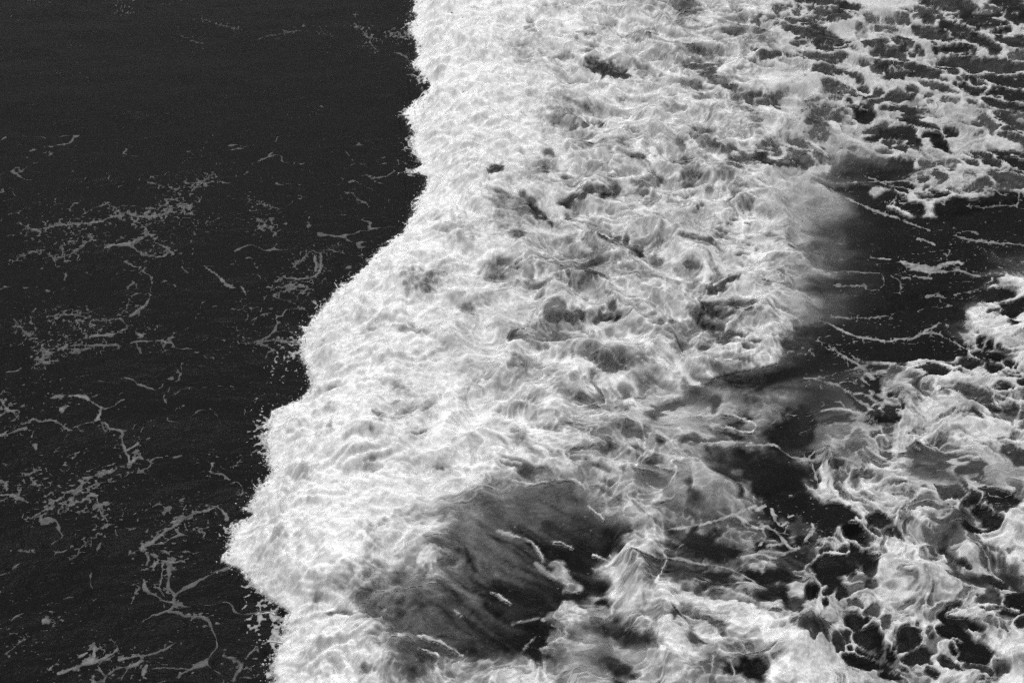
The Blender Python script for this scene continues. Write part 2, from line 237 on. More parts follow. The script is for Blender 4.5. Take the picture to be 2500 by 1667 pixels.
# threads and crests inside the white water: brightness | polyline x y [width]
THREADS = [
('E',8.6,44,"480 320 620 300 780 300 900 340 1000 420 1120 430 1240 380 1400 370"),('E',8.7,40,"1380 180 1500 190 1600 230 1640 320 1700 420 1780 490 1860 490 2000 470 2150 440 2250 400"),
('E',7,8,"2060 780 2180 800 2300 840 2345 890 2300 935 2200 915 2080 880"),('E',7.5,12,"1640 1270 1580 1370 1480 1450 1300 1490"),('E',8,13,"1260 980 1350 1070 1450 1110 1580 1140 1680 1150"),
('E',8,18,"1420 900 1520 950 1640 1030"),('E',7,10,"1250 1200 1300 1240 1450 1270 1530 1300"),('E',6,14,"1840 1020 1960 1030 2060 1010 2180 1010 2290 1030"),('E',7.8,20,"0 1130 160 1190 260 1200"),
('E',7.6,16,"0 1290 120 1330 260 1370 420 1380 600 1350 740 1360 830 1440"),('E',7.2,14,"640 910 800 960 900 960 950 880"),('E',7.2,12,"1260 380 1400 480 1560 590"),
('C',7.6,12,"600 60 760 140 700 220"),('C',7.4,10,"1440 740 1400 850 1370 900"),('C',7.6,16,"1880 1180 2060 1150 2160 1060 2230 1040"),('C',7.4,10,"1960 1080 2080 1000"),
('C',7.8,12,"1560 250 1760 220 1920 230"),('C',7.6,10,"1040 960 1100 1080 1190 1160"),('C',7.4,9,"2230 1010 2180 1110 2100 1180 1990 1200"),
('A',8.6,16,"240 250 420 360 560 480"),('A',8.4,14,"1600 1180 1740 1220 1880 1330 2020 1430"),('A',8.2,12,"1560 340 1700 350 1850 360 2000 400 2140 480"),('A',8.2,14,"1400 580 1520 640 1640 690"),
('A',8.4,16,"0 340 40 420 120 480 230 540"),('A',8.6,18,"440 580 480 720 460 900 500 1000"),('A',8,10,"1140 900 1220 930 1400 930"),('A',8.6,18,"0 1030 100 1100 260 1130 360 1190 390 1280"),
('B',7.4,10,"0 960 140 970 230 1040 250 1090 210 1140"),('B',7,10,"420 1240 540 1310 620 1390"),('B',7,16,"60 690 250 740 420 800 560 850"),
('G',7.5,14,"800 70 820 100 815 130 780 140"),('G',7.6,9,"820 200 860 240 880 280 860 320 830 390"),('G',6.6,12,"30 130 110 155 200 180 240 230 260 280"),('G',7,15,"220 295 280 340 330 370"),('G',6.8,6,"310 185 350 190 400 215"),
('G',7,7,"510 255 570 285 640 300 700 320"),('G',7.2,11,"0 435 60 470 100 500"),('G',5,7,"95 600 180 580 230 570"),('G',4,5,"130 770 180 710 220 665"),('G',6.6,9,"490 5 530 45 565 75"),
('G',6,13,"1070 460 1110 420 1150 410 1200 430 1290 465"),('G',7,9,"1200 750 1220 830 1210 890"),('G',5,6,"1115 760 1115 840"),('G',7,12,"590 260 640 290 700 315"),
('H',7,15,"490 65 560 140 640 185 740 205 800 215"),('H',7.2,11,"1110 505 1180 510 1260 525 1320 540"),
('J',7.2,14,"1085 660 1180 690 1250 730 1300 760"),('J',6.8,9,"1080 720 1180 760"),('J',6.6,10,"1260 530 1320 560"),
('F',7.6,26,"600 1190 620 1300 660 1420 730 1530 800 1567"),('F',6.6,8,"950 790 1040 840 1100 930 1150 1010"),('F',6.2,24,"555 735 650 720 780 730 900 760 980 790"),('F',6,20,"840 250 930 310 1050 320 1200 335 1320 370 1440 330 1540 310 1700 340 1850 380 1950 400"),
]
# milky, bubble-filled but foamless water: x y rx ry (pixels of the photograph)
MILKY = [(1260,1300,190,110),(1130,1480,190,90),(2040,560,120,160),(2050,740,140,90),(2010,980,180,130),(1680,1000,110,60),(1700,1170,130,60),(2380,1140,130,50),(1480,1600,80,60)]

# floating foam on the open water: name | label | group | brightness | pieces (tile: x y half-width ...)
GL = 'foam ribbons drifting on the dark water ahead of the wave'
GR = 'foam threads strung across the dark channel behind the wave'
RIB = [
('foam_ribbon', 'grey foam ribbon with an oval blob at its left end and ragged lower branches', GL, 4.0,
 ['K:540 415 13 585 408 6 650 405 13 700 385 10 755 355 12 790 385 7', 'K:640 405 9 680 430 7 720 460 6 800 470 7 835 460 6', 'K:790 400 6 830 420 7 875 455 6', 'K:590 385 2 620 370 2']),
('foam_band', 'broken horizontal band of foam flecks crossing the upper left water', GL, 3.6,
 ['K:100 300 6 180 335 6 280 310 6 360 305 6 430 300 6 500 295 6 560 270 6 620 260 8', 'K:570 220 4 610 255 8', 'K:650 250 6 700 270 7 750 265 8 800 255 5 850 215 5 830 185 5', 'K:680 285 4 730 320 4 750 345 5', 'K:110 330 6 200 340 5']),
('foam_curl', 'hooked foam curl at the right end of the broken fleck band', GL, 3.6, ['K:830 180 6 880 180 5 930 210 7 920 245 5']),
('foam_dash', 'short rising foam dash above the fleck band', GL, 3.0, ['K:940 105 4 1000 95 4 1045 75 5 1075 45 4', 'K:750 100 3 840 115 3 880 130 3']),
('foam_ribbon', 'thin sagging foam ribbon left of the oval blob ribbon', GL, 3.2, ['K:245 460 7 290 475 4 350 460 5 400 430 7 430 405 5 465 380 4', 'K:75 485 4 120 460 6 210 435 5', 'K:300 420 3 350 400 3 395 385 3']),
('foam_clump', 'bright lumpy foam clump trailing a thin tail, nearest the coiled foam swirl', GL, 4.2, ['K:1035 520 3 1075 548 7 1110 578 7 1135 605 15 1180 628 8', 'K:1220 625 7 1240 660 9']),
('foam_dash', 'short slanting foam dash between the branched ribbon and the lumpy clump', GL, 3.2, ['K:915 515 4 950 550 6', 'K:925 487 3 925 505 3']),
('foam_ribbon', 'long wandering foam thread looping down to a pear-shaped blob', GL, 3.4, ['K:630 495 6 690 525 6 740 550 3 770 580 5 760 640 4 750 690 7 718 726 13 660 770 4', 'K:740 660 4 690 655 4 655 680 3 640 730 3 615 750 3', 'K:640 625 3 680 605 6 690 630 3']),
('foam_ribbon', 'wavy horizontal foam thread ending in a downward hook', GL, 3.2, ['K:255 770 5 330 765 4 400 768 5 470 780 7 520 792 5 580 780 4 620 790 4 630 820 4']),
('foam_ribbon', 'thick foam ribbon just below the wavy hooked thread', GL, 3.8, ['K:450 870 4 520 865 11 590 855 11 640 830 7 670 810 6', 'K:735 820 12 755 830 8', 'K:690 850 6 720 870 6']),
('foam_ribbon', 'small stepped foam ribbon at the left edge of the picture', GL, 3.0, ['K:70 785 5 95 820 6 125 850 8 150 860 4']),
('foam_swirl', 'coiled egg-shaped foam swirl on dark water close to the wave front', GL, 3.8,
 ['I:170 575 6 215 577 7 280 585 5 330 575 5 370 545 8 382 500 9 378 455 8 345 445 6', 'I:280 490 5 310 455 5 350 435 4 400 437 4 440 435 4 455 415 3', 'I:345 460 8 358 500 8 350 540 7', 'I:245 520 6 255 495 4', 'I:180 610 3 240 618 3 300 618 3', 'I:110 620 4 140 628 4']),
('foam_dash', 'bent foam thread high on the water between swirl and wave front', GL, 3.2, ['I:510 145 4 545 148 5 565 185 4 610 198 5']),
('foam_dash', 'small bent foam dash above and left of the coiled swirl', GL, 3.4, ['I:55 315 5 100 315 7 135 345 4', 'I:5 175 4 85 205 4 150 225 3']),
('foam_ribbon', 'swelling foam ribbon entering from the left edge and thinning to the right', GL, 4.0,
 ['M:0 630 16 90 615 15 200 575 24 260 570 10', 'M:215 530 8 310 490 20 390 505 10 480 490 12 540 500 10 570 515 8 640 580 14 690 595 8', 'M:690 570 6 800 530 8 930 490 10', 'M:560 600 6 640 575 8']),
('foam_ribbon', 'long forked foam ribbon zigzagging down with a Y-shaped joint', GL, 4.2,
 ['M:510 280 16 560 255 22 600 270 10', 'M:650 260 10 720 255 14 820 275 25 870 320 16 980 375 14 1070 365 9 1190 290 13', 'M:980 375 12 940 480 14 990 525 22 1050 580 10 1160 605 20 1165 690 15 1210 790 14 1235 870 20 1245 935 12',
  'M:1210 790 10 1270 750 10 1320 715 12', 'M:1250 900 8 1310 850 8', 'M:590 400 24 640 360 10']),
('foam_ribbon', 'arched foam ribbon with a thin straight tail below the zigzag ribbon', GL, 3.9, ['M:1240 935 8 1150 935 8', 'M:1070 960 10 980 1000 24 890 1030 14 760 1115 7 740 1190 5', 'M:905 1080 18 930 1085 14']),
('foam_horseshoe', 'fat horseshoe of foam with a dotted tail hanging below', GL, 4.1, ['M:730 1270 12 800 1270 18 850 1220 26 910 1215 30 940 1270 24 945 1310 16', 'M:950 1350 8 975 1400 8 990 1450 8', 'M:960 1530 10 1010 1500 22 1060 1490 10']),
('foam_ribbon', 'hooked foam ribbon left of the horseshoe, joined to it by a thread', GL, 3.8, ['M:480 1240 16 515 1280 26 490 1320 14 400 1370 9 330 1410 22 290 1440 26', 'M:560 1295 6 640 1295 6 730 1290 6']),
('foam_patch', 'ragged foam patch cut by the left edge, lower of two there', GL, 3.8, ['M:-40 1080 26 50 1080 26 70 1160 12', 'M:-40 1200 14 20 1200 14 110 1205 18 220 1260 16']),
('foam_patch', 'triangular foam patch at the left edge above the swelling ribbon', GL, 4.0, ['M:20 300 10 50 370 26 90 405 22 190 410 8', 'M:-30 470 8 50 420 10']),
('foam_clump', 'crooked mottled foam clump left of the arched ribbon', GL, 3.8, ['M:270 1020 12 330 980 22 390 960 12', 'M:290 1040 10 350 1090 14', 'M:340 740 26 345 770 18', 'M:320 600 12 300 660 10']),
('foam_dash', 'single slim foam sliver alone between zigzag ribbon and mottled clump', GL, 3.4, ['M:640 850 6 710 815 10 770 798 6']),
('foam_crescent', 'plump foam crescent with a bubbly ring beside the wave front', GL, 4.0, ['M:2040 905 14 2020 970 26 2060 1000 22 2130 1010 14 2200 1055 14', 'M:2200 1100 8 2270 1080 8 2330 1140 12 2320 1200 16 2290 1180 10', 'M:2200 940 8 2270 920 10 2300 860 6']),
('foam_ribbon', 'long diagonal foam ribbon with dangling loops, left of the jutting wave tip', GL, 4.1,
 ['L:1090 10 4 1010 35 5 970 45 8 925 65 14 890 95 8 830 140 8 790 175 12 730 205 12 715 230 8', 'L:1100 10 10 1135 40 10 1150 70 12', 'L:900 110 6 905 140 5', 'L:770 230 6 795 275 8 775 315 6', 'L:795 275 5 880 288 5 940 265 4', 'L:735 240 12 752 265 12 742 300 6', 'L:820 290 4 815 360 4 805 420 4 830 460 4', 'L:930 90 4 950 120 4 1020 115 5']),
('foam_star', 'star-shaped foam patch with trailing arms under the looped diagonal ribbon', GL, 4.0, ['L:720 380 6 725 415 16 745 435 15 790 455 8 830 485 8 880 485 7', 'L:700 415 9 680 440 6 660 490 4']),
('foam_ribbon', 'broad bright foam ribbon slanting along the bottom edge', GL, 4.4, ['L:300 845 16 370 820 18 440 790 18 520 770 13 570 745 12 590 725 11', 'L:470 770 10 480 715 8', 'L:400 760 6 440 745 6', 'L:280 790 4 260 810 4 250 830 4']),
('foam_ribbon', 'tapering foam ribbon with a rising pointed tail near the bottom edge', GL, 4.2, ['L:600 780 10 660 765 13 740 755 11 820 735 9 890 685 3', 'L:720 770 10 690 800 14 650 815 8', 'L:740 810 13 720 850 12']),
('foam_web', 'thin wiry web of foam threads at the bottom edge between two ribbons', GL, 3.4, ['L:500 820 4 530 860 5 520 890 5', 'L:530 860 5 580 830 4 640 815 4', 'L:770 825 4 850 820 4 960 830 5', 'L:640 830 3 610 880 3', 'L:530 895 4 470 885 4']),
('foam_clump', 'sprawling foam clump at the bottom edge next to the wave front', GL, 3.8, ['L:1140 760 5 1190 775 13 1220 810 18 1190 860 18 1180 890 14', 'L:1220 820 8 1280 825 6', 'L:1240 770 5 1280 720 5']),
('foam_dash', 'pointed foam sliver near the bottom left corner', GL, 3.4, ['L:30 745 9 80 715 7 115 680 4']),
('foam_dash', 'faint foam smudge in the empty water above the bottom ribbons', GL, 3.0, ['L:240 575 8 275 575 8']),
('foam_dash', 'faint straight foam thread rising to the right below the horseshoe', GL, 2.6, ['L:350 270 5 385 255 4 410 215 3 490 155 2']),
('foam_dash', 'short foam dash near the left edge level with the jutting wave tip', GL, 3.0, ['L:90 225 4 150 237 5']),
('foam_dash', 'tiny bent foam thread in the dark bay under the wave tip', GL, 2.8, ['L:980 570 4 1040 568 4 1065 590 3']),
('foam_ribbon', 'faint wavy foam thread in the middle of the left water', GL, 3.0, ['P:300 30 4 360 45 5 430 20 5 540 15 5', 'P:625 15 5 640 50 7', 'P:690 20 4 760 15 4', 'P:205 40 9 190 95 8']),
('foam_dash', 'tiny hooked foam mark near the top edge', GL, 2.8, ['Q:555 50 4 570 60 4 590 58 4']),
('foam_dash', 'faint downhill foam streak near the top edge, left of the long arch', GL, 2.4, ['Q:940 90 2 1000 115 5 1050 125 4 1100 130 3']),
('foam_dash', 'second faint foam streak lower and left near the top', GL, 2.4, ['Q:830 165 3 880 190 4 940 200 3']),
('foam_arch', 'faint long foam arch in the upper water', GL, 2.2, ['Q:1180 180 3 1270 160 4 1400 140 3 1530 165 3', 'Q:1240 178 4 1290 182 4']),
('foam_dash', 'dotted foam trail running down toward the wave front near the top', GL, 2.8, ['Q:1620 70 8 1640 55 4', 'Q:1630 110 4 1680 165 5 1720 225 4']),
('foam_wisp', 'wispy foam hook almost touching the top of the wave front', GL, 3.4, ['Q:1820 240 3 1860 255 7 1880 285 6', 'Q:1815 165 3 1830 180 4']),
('foam_thread', 'long diagonal foam thread running right from the milky patch', GR, 4.6,
 ['D:640 220 6 720 280 12 850 335 12 1000 400 12 1100 440 14 1200 470 14 1300 510 10 1430 560 10 1530 595 4']),
('foam_thread', 'dotted foam thread continuing the diagonal line to the right edge', GR, 4.0, ['D:1730 635 7 1830 665 9 1920 680 10 2080 690 12 2230 705 9 2340 715 10 2420 720 8']),
('foam_thread', 'pair of thin foam threads arching under the netted patch', GR, 4.6,
 ['D:720 180 7 850 160 7 940 165 6 1080 155 7 1190 160 8 1260 155 8 1330 155 13 1400 180 12 1440 250 14', 'D:980 115 6 1080 155 6 1140 190 5', 'D:1170 200 6 1290 210 7 1360 245 12 1340 290 5 1230 300 5', 'D:1360 245 14 1440 310 12 1470 355 10 1560 330 8 1690 325 8', 'D:1610 340 10 1660 370 8', 'D:1160 360 5 1225 315 8', 'D:1250 350 4 1310 350 4']),
('foam_thread', 'row of foam dots right of the arching pair of threads', GR, 3.8, ['D:1840 375 5 1940 385 7 2010 390 8 2130 375 9 2300 380 8', 'D:2300 230 10 2310 330 8 2290 370 8', 'D:2060 190 8 2110 250 8 2200 290 8']),
('foam_ribbon', 'wide wrinkled foam ribbon alone in the dark channel', GR, 4.8,
 ['D:970 820 8 1030 840 7 1170 850 10', 'D:1260 860 14 1320 905 32 1450 920 26 1540 945 30 1640 890 20 1760 860 18 1800 885 9', 'D:1540 950 20 1700 945 12 1780 940 8', 'D:1760 930 16 1840 965 14 1960 995 10']),
('foam_thread', 'string of foam beads under the wide wrinkled ribbon', GR, 4.4, ['D:1280 1010 12 1350 1010 14', 'D:1380 1000 12 1440 1005 12 1530 1015 14', 'D:1410 660 16 1470 670 10 1560 710 10', 'D:1690 770 7 1660 840 6']),
('foam_thread', 'level foam thread turning down into a loop, left of the beads', GR, 3.8, ['D:650 965 6 750 960 7 880 960 6 1080 965 7', 'D:1100 970 5 1115 1060 5 1080 1100 5', 'D:1170 975 4 1250 1030 5 1265 1090 6 1240 1150 5']),
('foam_thread', 'foam thread leaving the right tip of the churned wash', GR, 4.0, ['D:690 1085 6 800 1078 8 930 1080 7 970 1110 11 1060 1115 7', 'D:940 1060 10 960 1090 10']),
('foam_thread', 'faint level foam thread below the thread from the wash tip', GR, 3.4, ['D:600 1375 5 700 1358 6 800 1365 6 950 1365 6 1020 1360 5 1130 1345 8 1190 1365 5', 'D:780 1290 4 840 1335 6']),
('foam_thread', 'long sagging foam thread reaching over to the right edge patch', GR, 4.6,
 ['F:560 -60 5 700 0 9 800 50 9 930 90 11 1050 105 13 1150 120 13 1260 100 13 1350 105 13 1430 65 12 1540 45 12 1650 85 8 1760 140 7 1850 185 7 1920 200 14 1990 180 10 2030 110 14 2070 60 14', 'F:1430 65 11 1500 15 11 1570 -10 10 1600 -40 8']),
('foam_thread', 'slanting foam thread leading down into the right-hand foam mat', GR, 4.6, ['F:620 165 7 700 215 10 790 265 16 870 310 14 940 380 16 1010 440 18', 'F:380 175 5 450 200 6 500 245 5', 'F:790 280 6 795 325 5', 'F:840 245 10 890 290 14']),
('foam_thread', 'twisted foam thread above the rounded foam patch', GR, 4.2, ['F:410 445 8 520 460 9 640 490 13 700 500 12 800 580 9 880 640 13 980 690 12 1040 740 10', 'F:690 655 7 740 670 10 780 715 8', 'F:920 440 16 980 510 10', 'F:700 490 4 800 470 4 870 490 4', 'F:540 430 5 600 450 6']),
('foam_thread', 'foam thread running right into the side of the rounded foam patch', GR, 5.0, ['E:2240 1045 8 2352 1035 10', 'F:0 1040 13 150 1035 14 230 1090 13 330 1150 13 450 1165 16', 'F:460 1140 10 520 1090 10 600 1050 10']),
('foam_thread', 'ragged foam thread hanging along the left side of the rounded patch', GR, 5.0, ['F:480 1210 12 510 1330 10 530 1420 12 570 1510 9']),
('foam_loop', 'thin closed foam loop between wash and rounded patch', GR, 4.0, ['F:0 650 6 60 680 8 130 720 8 170 760 6 150 830 8 80 870 8 0 890 8', 'F:240 775 5 280 765 5 330 775 5']),
('foam_thread', 'bright foam thread crossing the dark pool to a cellular net', GR, 5.2, ['G:820 128 6 930 118 8 1010 105 11 1100 85 11 1200 55 11 1230 50 12 1290 85 11 1342 120 9']),
('foam_thread', 'long broken foam thread descending through the lower dark pool', GR, 4.6, ['G:870 265 6 950 265 9 1030 295 7 1100 305 6 1200 320 7 1300 370 7 1342 395 6', 'G:1170 270 4 1175 290 4']),
('foam_net', 'cellular foam net between the lower dark pools', GR, 5.2,
 ['G:1230 50 14 1290 20 10 1342 0 10', 'H:0 20 10 40 5 10', 'H:70 20 10 85 70 12 110 110 12 140 90 10', 'H:0 90 12 60 115 12 90 140 12 130 180 10 160 215 12 210 215 10', 'H:20 120 10 40 160 8 10 200 10', 'H:90 140 9 130 140 8 150 100 8', 'H:0 240 10 60 230 13 120 240 16 190 225 12', 'H:240 170 10 280 120 12 270 95 8', 'H:300 175 8 330 165 12', 'H:150 60 8 180 50 8']),
]
# foam regions that are told apart behind the wave: key -> centre points (photograph pixels)
SEEDS = {
'wash': [(1150,100),(1300,100),(1450,100),(1600,120),(1250,300),(1450,300),(1600,300),(1750,330),(1300,500),(1500,500),(1700,500),(1850,470),(1900,560),(1300,700),(1500,700),(1700,700),(1850,650),(1990,710),(1900,800),(1300,900),(1500,900),(1700,900),(1250,1100),(1400,1080),(1600,1080),(1720,1000),(1800,1000),(1640,1180),(1000,1300),(1000,1450),(870,1600),(1200,1250),(1750,180),(1850,930)],
'net': [(1880,60),(1880,150),(2000,100),(2150,80),(2300,80),(2450,60),(2000,220),(2150,200),(2300,220),(2450,230),(1950,250),(2150,320),(2300,300),(2450,330),(2250,400),(2350,420),(2460,420),(2050,300)],
'edge': [(2420,700),(2480,700),(2480,780),(2430,770),(2500,830),(2450,820)],
'mat': [(2130,910),(2250,930),(2350,920),(2450,930),(2200,1000),(2300,1020),(2420,1030),(2230,1080),(2350,1080),(2470,1120),(2470,1190)],
'round': [(2020,1010),(2060,1060),(2100,1050),(2130,1110),(2060,1150),(2160,1180),(2080,1210),(2200,1130),(2210,1200)],
'lower': [(2150,1300),(2250,1300),(2350,1250),(2450,1270),(2200,1400),(2300,1400),(2420,1450),(2150,1480),(2250,1520),(2350,1550),(2450,1520),(2400,1640),(2500,1600),(2080,1390),(2060,1500),(2250,1620),(2150,1640),(2340,1190)],
'pile': [(1570,1310),(1560,1370),(1550,1430),(1540,1480),(1620,1500),(1480,1580),(1640,1580),(1560,1650),(1650,1640)],
'shelf': [(1720,1470),(1800,1500),(1880,1470),(1900,1560),(1960,1600),(1800,1570),(2000,1660),(1880,1660),(1960,1420),(1960,1340)],
'wisps': [(1380,1400),(1420,1450),(1400,1520),(1380,1580),(1300,1650),(1200,1650),(1250,1590),(1440,1640),(1100,1560),(1250,1470),(1290,1400)],
}
LABELS = {
'net': ('foam_net', 'wide lacy net of pale foam with oval dark gaps in the upper right corner', 'foam'),
'edge': ('foam_patch', 'crumpled foam patch cut by the right edge above the big right-hand mat', 'foam'),
'mat': ('foam_mat', 'broad pale foam mat reaching the right edge, pierced by small dark holes', 'foam'),
'round': ('foam_patch', 'rounded foam patch with a bright curled left rim beside the dark channel', 'foam'),
'lower': ('foam_mat', 'large bubbly foam mat with dark oval pools filling the lower right corner', 'foam'),
'pile': ('foam_pile', 'billowing column of thick foam standing between two dark pools near the bottom', 'foam'),
'shelf': ('foam_shelf', 'bright smooth ledge of overturning foam at the bottom, right of the billowing column', 'foam'),
'wisps': ('foam_wisp', 'torn streaky foam wisps around the milky hollow at the bottom middle', 'foam'),
}

# ------------------------------------------------------------------ the sea surface as a height field
STEP = 2.3
def _axis(a, b, c, d, far):                        # fine over the surveyed stretch, coarser beyond it
    return np.concatenate([np.arange(a, b, far), np.arange(b, c, STEP), np.arange(c, d, far)]).astype(np.float32)
PX = _axis(-1300, -150, 2660, 3900, 13.0); PY = _axis(-650, -120, 1790, 2600, 11.0)
GXp, GYp = np.meshgrid(PX, PY)                    # grid rows run across the view, finer near the viewer
X, Y = pix2sea(GXp, GYp); X = X.astype(np.float32); Y = Y.astype(np.float32)
NR, NC = X.shape

ex = np.array([p[0] for p in EDGE], np.float32); ey = np.array([p[1] for p in EDGE], np.float32)
ex_smooth_y = np.arange(-800, 2701, 8.0)
_e = np.interp(ex_smooth_y, ey, ex); _k = np.hanning(31); _k /= _k.sum()
_es = np.convolve(np.pad(_e, 15, mode='edge'), _k, 'valid')

def base_tone(px, py):
    gx = np.clip((px - 650) / 100, 0, 17.999); gy = np.clip((py - 50) / 100, 0, 15.999)
    ix = gx.astype(np.int32); iy = gy.astype(np.int32)
    fx = gx - ix; fy = gy - iy; fx = fx * fx * (3 - 2 * fx); fy = fy * fy * (3 - 2 * fy)
    B = BASEF
    return (B[iy, ix] * (1 - fx) + B[iy, ix + 1] * fx) * (1 - fy) + (B[iy + 1, ix] * (1 - fx) + B[iy + 1, ix + 1] * fx) * fy
BASEF = BASE.copy()                               # carry the first foam value out to the wave's edge
for r in BASEF:
    nz = np.nonzero(r)[0][0]; r[:nz] = r[nz]

def ell_list(D):
    for k, txt in D.items():
        ox, oy, f = TILE[k]
        for it in txt.replace('\n', ';').split(';'):
            p = it.split()
            soft = p[-1] == 's'
            v = [float(a) for a in p[:6]]
            g = 1.22 if (k in 'BDFH' and not soft and D is HOLES) else 1.0
            yield ox + v[0] * f, oy + v[1] * f, v[2] * f * g, v[3] * f * g, R(v[4]), v[5], soft
HO = list(ell_list(HOLES)); LU = list(ell_list(LUMPS))

def box(px, py, x0, x1, y0, y1, pad=150):
    i0, i1 = np.searchsorted(PY, [y0 - pad * 0.4, y1 + pad]); j0, j1 = np.searchsorted(PX, [x0 - pad * 0.4, x1 + pad * 0.4])
    return slice(i0, max(i1, i0)), slice(j0, max(j1, j0))

# --- first pass: height
wz = fbm(X * .9, Y * .9, 60, 3)
s0 = GXp - np.interp(GYp, ex_smooth_y, _es).astype(np.float32)          # px behind the front
pxm = FPX / np.sqrt(Y * Y + CAM_H ** 2)                                   # px per metre across
sm = s0 / pxm                                                             # metres behind the front
ww0 = sstep(-0.05, 0.5, sm)
tone0 = base_tone(GXp, GYp) * ww0
H = 0.07 * fbm(X * .30 + 3, Y * .45, 11, 2) + 0.035 * fbm(X * .9, Y * 1.5, 13, 3)       # swell and chop
H += 0.34 * sstep(-0.1, 1.3, sm) * (0.35 + 0.65 * np.exp(-np.clip(sm - 0.9, 0, 50) / 2.6)) * np.clip(tone0 / 7, 0.15, 1)
churn = np.clip((tone0 - 1.5) / 6, 0, 1)
qx = X + 0.35 * fbm(X * .8, Y * .8, 21, 2); qy = Y + 0.35 * fbm(X * .8, Y * .8, 24, 2)
cr0 = 1 - sstep(1.0, 2.6, sm)                     # the tumbling front is puffed up, the wash behind it creased
H += churn * (1 - cr0) * (0.19 * (0.6 - np.abs(perlin(qx * .75, qy * .75, 31)) * 1.6) + 0.10 * (0.6 - np.abs(perlin(qx * 1.7, qy * 1.7, 33)) * 1.6) + 0.06 * perlin(qx * 3.1, qy * 3.1, 35))
H += ww0 * cr0 * (0.24 * np.abs(perlin(qx * .9, qy * .9, 36)) + 0.15 * np.abs(perlin(qx * 2.1, qy * 2.1, 37)) + 0.085 * np.abs(perlin(qx * 4.8, qy * 4.8, 38)) + 0.025 * np.abs(perlin(qx * 10, qy * 10, 39)))
H = H.astype(np.float32)
for (cx, cy, rx, ry, a, tn, soft) in HO:          # pools lie in hollows, lumps stand proud
    sl = box(GXp, GYp, cx - 2 * rx - 2 * ry, cx + 2 * rx + 2 * ry, cy - 2 * rx - 2 * ry, cy + 2 * rx + 2 * ry, 0)
    dx = GXp[sl] - cx; dy = GYp[sl] - cy; c, s = math.cos(a), math.sin(a)
    q = ((dx * c + dy * s) / rx) ** 2 + ((-dx * s + dy * c) / ry) ** 2
    dep = 0.4 * min(0.10, 0.0011 * rx * 1.6) * np.clip((7 - tn) / 5, 0, 1)
    H[sl] -= dep * np.exp(-q * 0.9) * churn[sl]
for (cx, cy, rx, ry, a, tn, soft) in LU:
    sl = box(GXp, GYp, cx - 2 * rx - 2 * ry, cx + 2 * rx + 2 * ry, cy - 2 * rx - 2 * ry, cy + 2 * rx + 2 * ry, 0)
    dx = GXp[sl] - cx; dy = GYp[sl] - cy; c, s = math.cos(a), math.sin(a)
    q = ((dx * c + dy * s) / rx) ** 2 + ((-dx * s + dy * c) / ry) ** 2
    if tn > 6.5:
        H[sl] += 0.10 * np.exp(-q * 0.8)

def seg_field(px, py, pts, jitter=0.0):
    """closest distance to a polyline in units of its local half-width"""
    best = np.full(px.shape, 9.0, np.float32)
    for (x0, y0, w0), (x1, y1, w1) in zip(pts[:-1], pts[1:]):
        dx, dy = x1 - x0, y1 - y0; L2 = dx * dx + dy * dy + 1e-6
        t = np.clip(((px - x0) * dx + (py - y0) * dy) / L2, 0, 1)
        d = np.hypot(px - x0 - t * dx, py - y0 - t * dy)
        best = np.minimum(best, d / (w0 + (w1 - w0) * t))
    return best

def smooth_poly(P):
    """Catmull-Rom refinement so that a drawn line bends like foam"""
    P = np.array(P, float)
    if len(P) < 3: return [tuple(p) for p in P]
    Q = np.vstack([2 * P[0] - P[1], P, 2 * P[-1] - P[-2]]); out = []
    for i in range(1, len(Q) - 2):
        for t in (0, .33, .67):
            a, b, c, d = Q[i - 1], Q[i], Q[i + 1], Q[i + 2]
            p = 0.5 * (2 * b + (c - a) * t + (2 * a - 5 * b + 4 * c - d) * t * t + (3 * b - a - 3 * c + d) * t ** 3)
            p[2] = max(p[2], 0.4); out.append(tuple(p))
    out.append(tuple(P[-1]))
    return out

THR = []
for (k, tn, w, txt) in THREADS:
    ox, oy, f = TILE[k]; v = [float(a) for a in txt.split()]
    THR.append((tn, smooth_poly([(ox + v[i] * f, oy + v[i + 1] * f, max(w * f * 0.62, 2.8)) for i in range(0, len(v), 2)])))
for tn, pts in THR:
    if tn < 7.3 or pts[0][2] < 3.2: continue
    xs = [p[0] for p in pts]; ys = [p[1] for p in pts]
    sl = box(GXp, GYp, min(xs) - 40, max(xs) + 40, min(ys) - 40, max(ys) + 40, 0)
    q = seg_field(GXp[sl], GYp[sl], [(a, b, max(c * 1.6, 9)) for a, b, c in pts])
    H[sl] += min(0.07, 0.012 * pts[0][2]) * np.exp(-q * q)

# --- second pass: where each point of that surface stands in the survey
VX, VY = sea2pix(X, Y, H); VX = VX.astype(np.float32); VY = VY.astype(np.float32)
def stir(x, y, steps, octs, sd):
    '''carry points back along an eddying current: stretches and folds whatever pattern is laid on them'''
    e = 0.02
    for k in range(steps):
        vx = 0; vy = 0
        for n_, (f, sp_) in enumerate(octs):
            p0 = perlin(x * f, y * f, sd + n_); a_ = sp_ / (f * e)
            vx = vx + (perlin(x * f, (y + e) * f, sd + n_) - p0) * a_; vy = vy - (perlin((x + e) * f, y * f, sd + n_) - p0) * a_
        x = x + vx; y = y + vy
    return x, y
AX, AY = stir(X, Y, 6, [(.55, .075), (1.3, .06), (3.0, .035)], 301)
DXs = np.clip(AX - X, -.5, .5); DYs = np.clip(AY - Y, -.5, .5)
wa = fbm(X * 2.2, Y * 2.2, 41, 4); wb = fbm(X * 2.2, Y * 2.2, 47, 4)
wc = perlin(X * 14, Y * 14, 52); wd = perlin(X * 14, Y * 14, 53)
jag = ridged(X * 5, Y * 5, 81, 4)
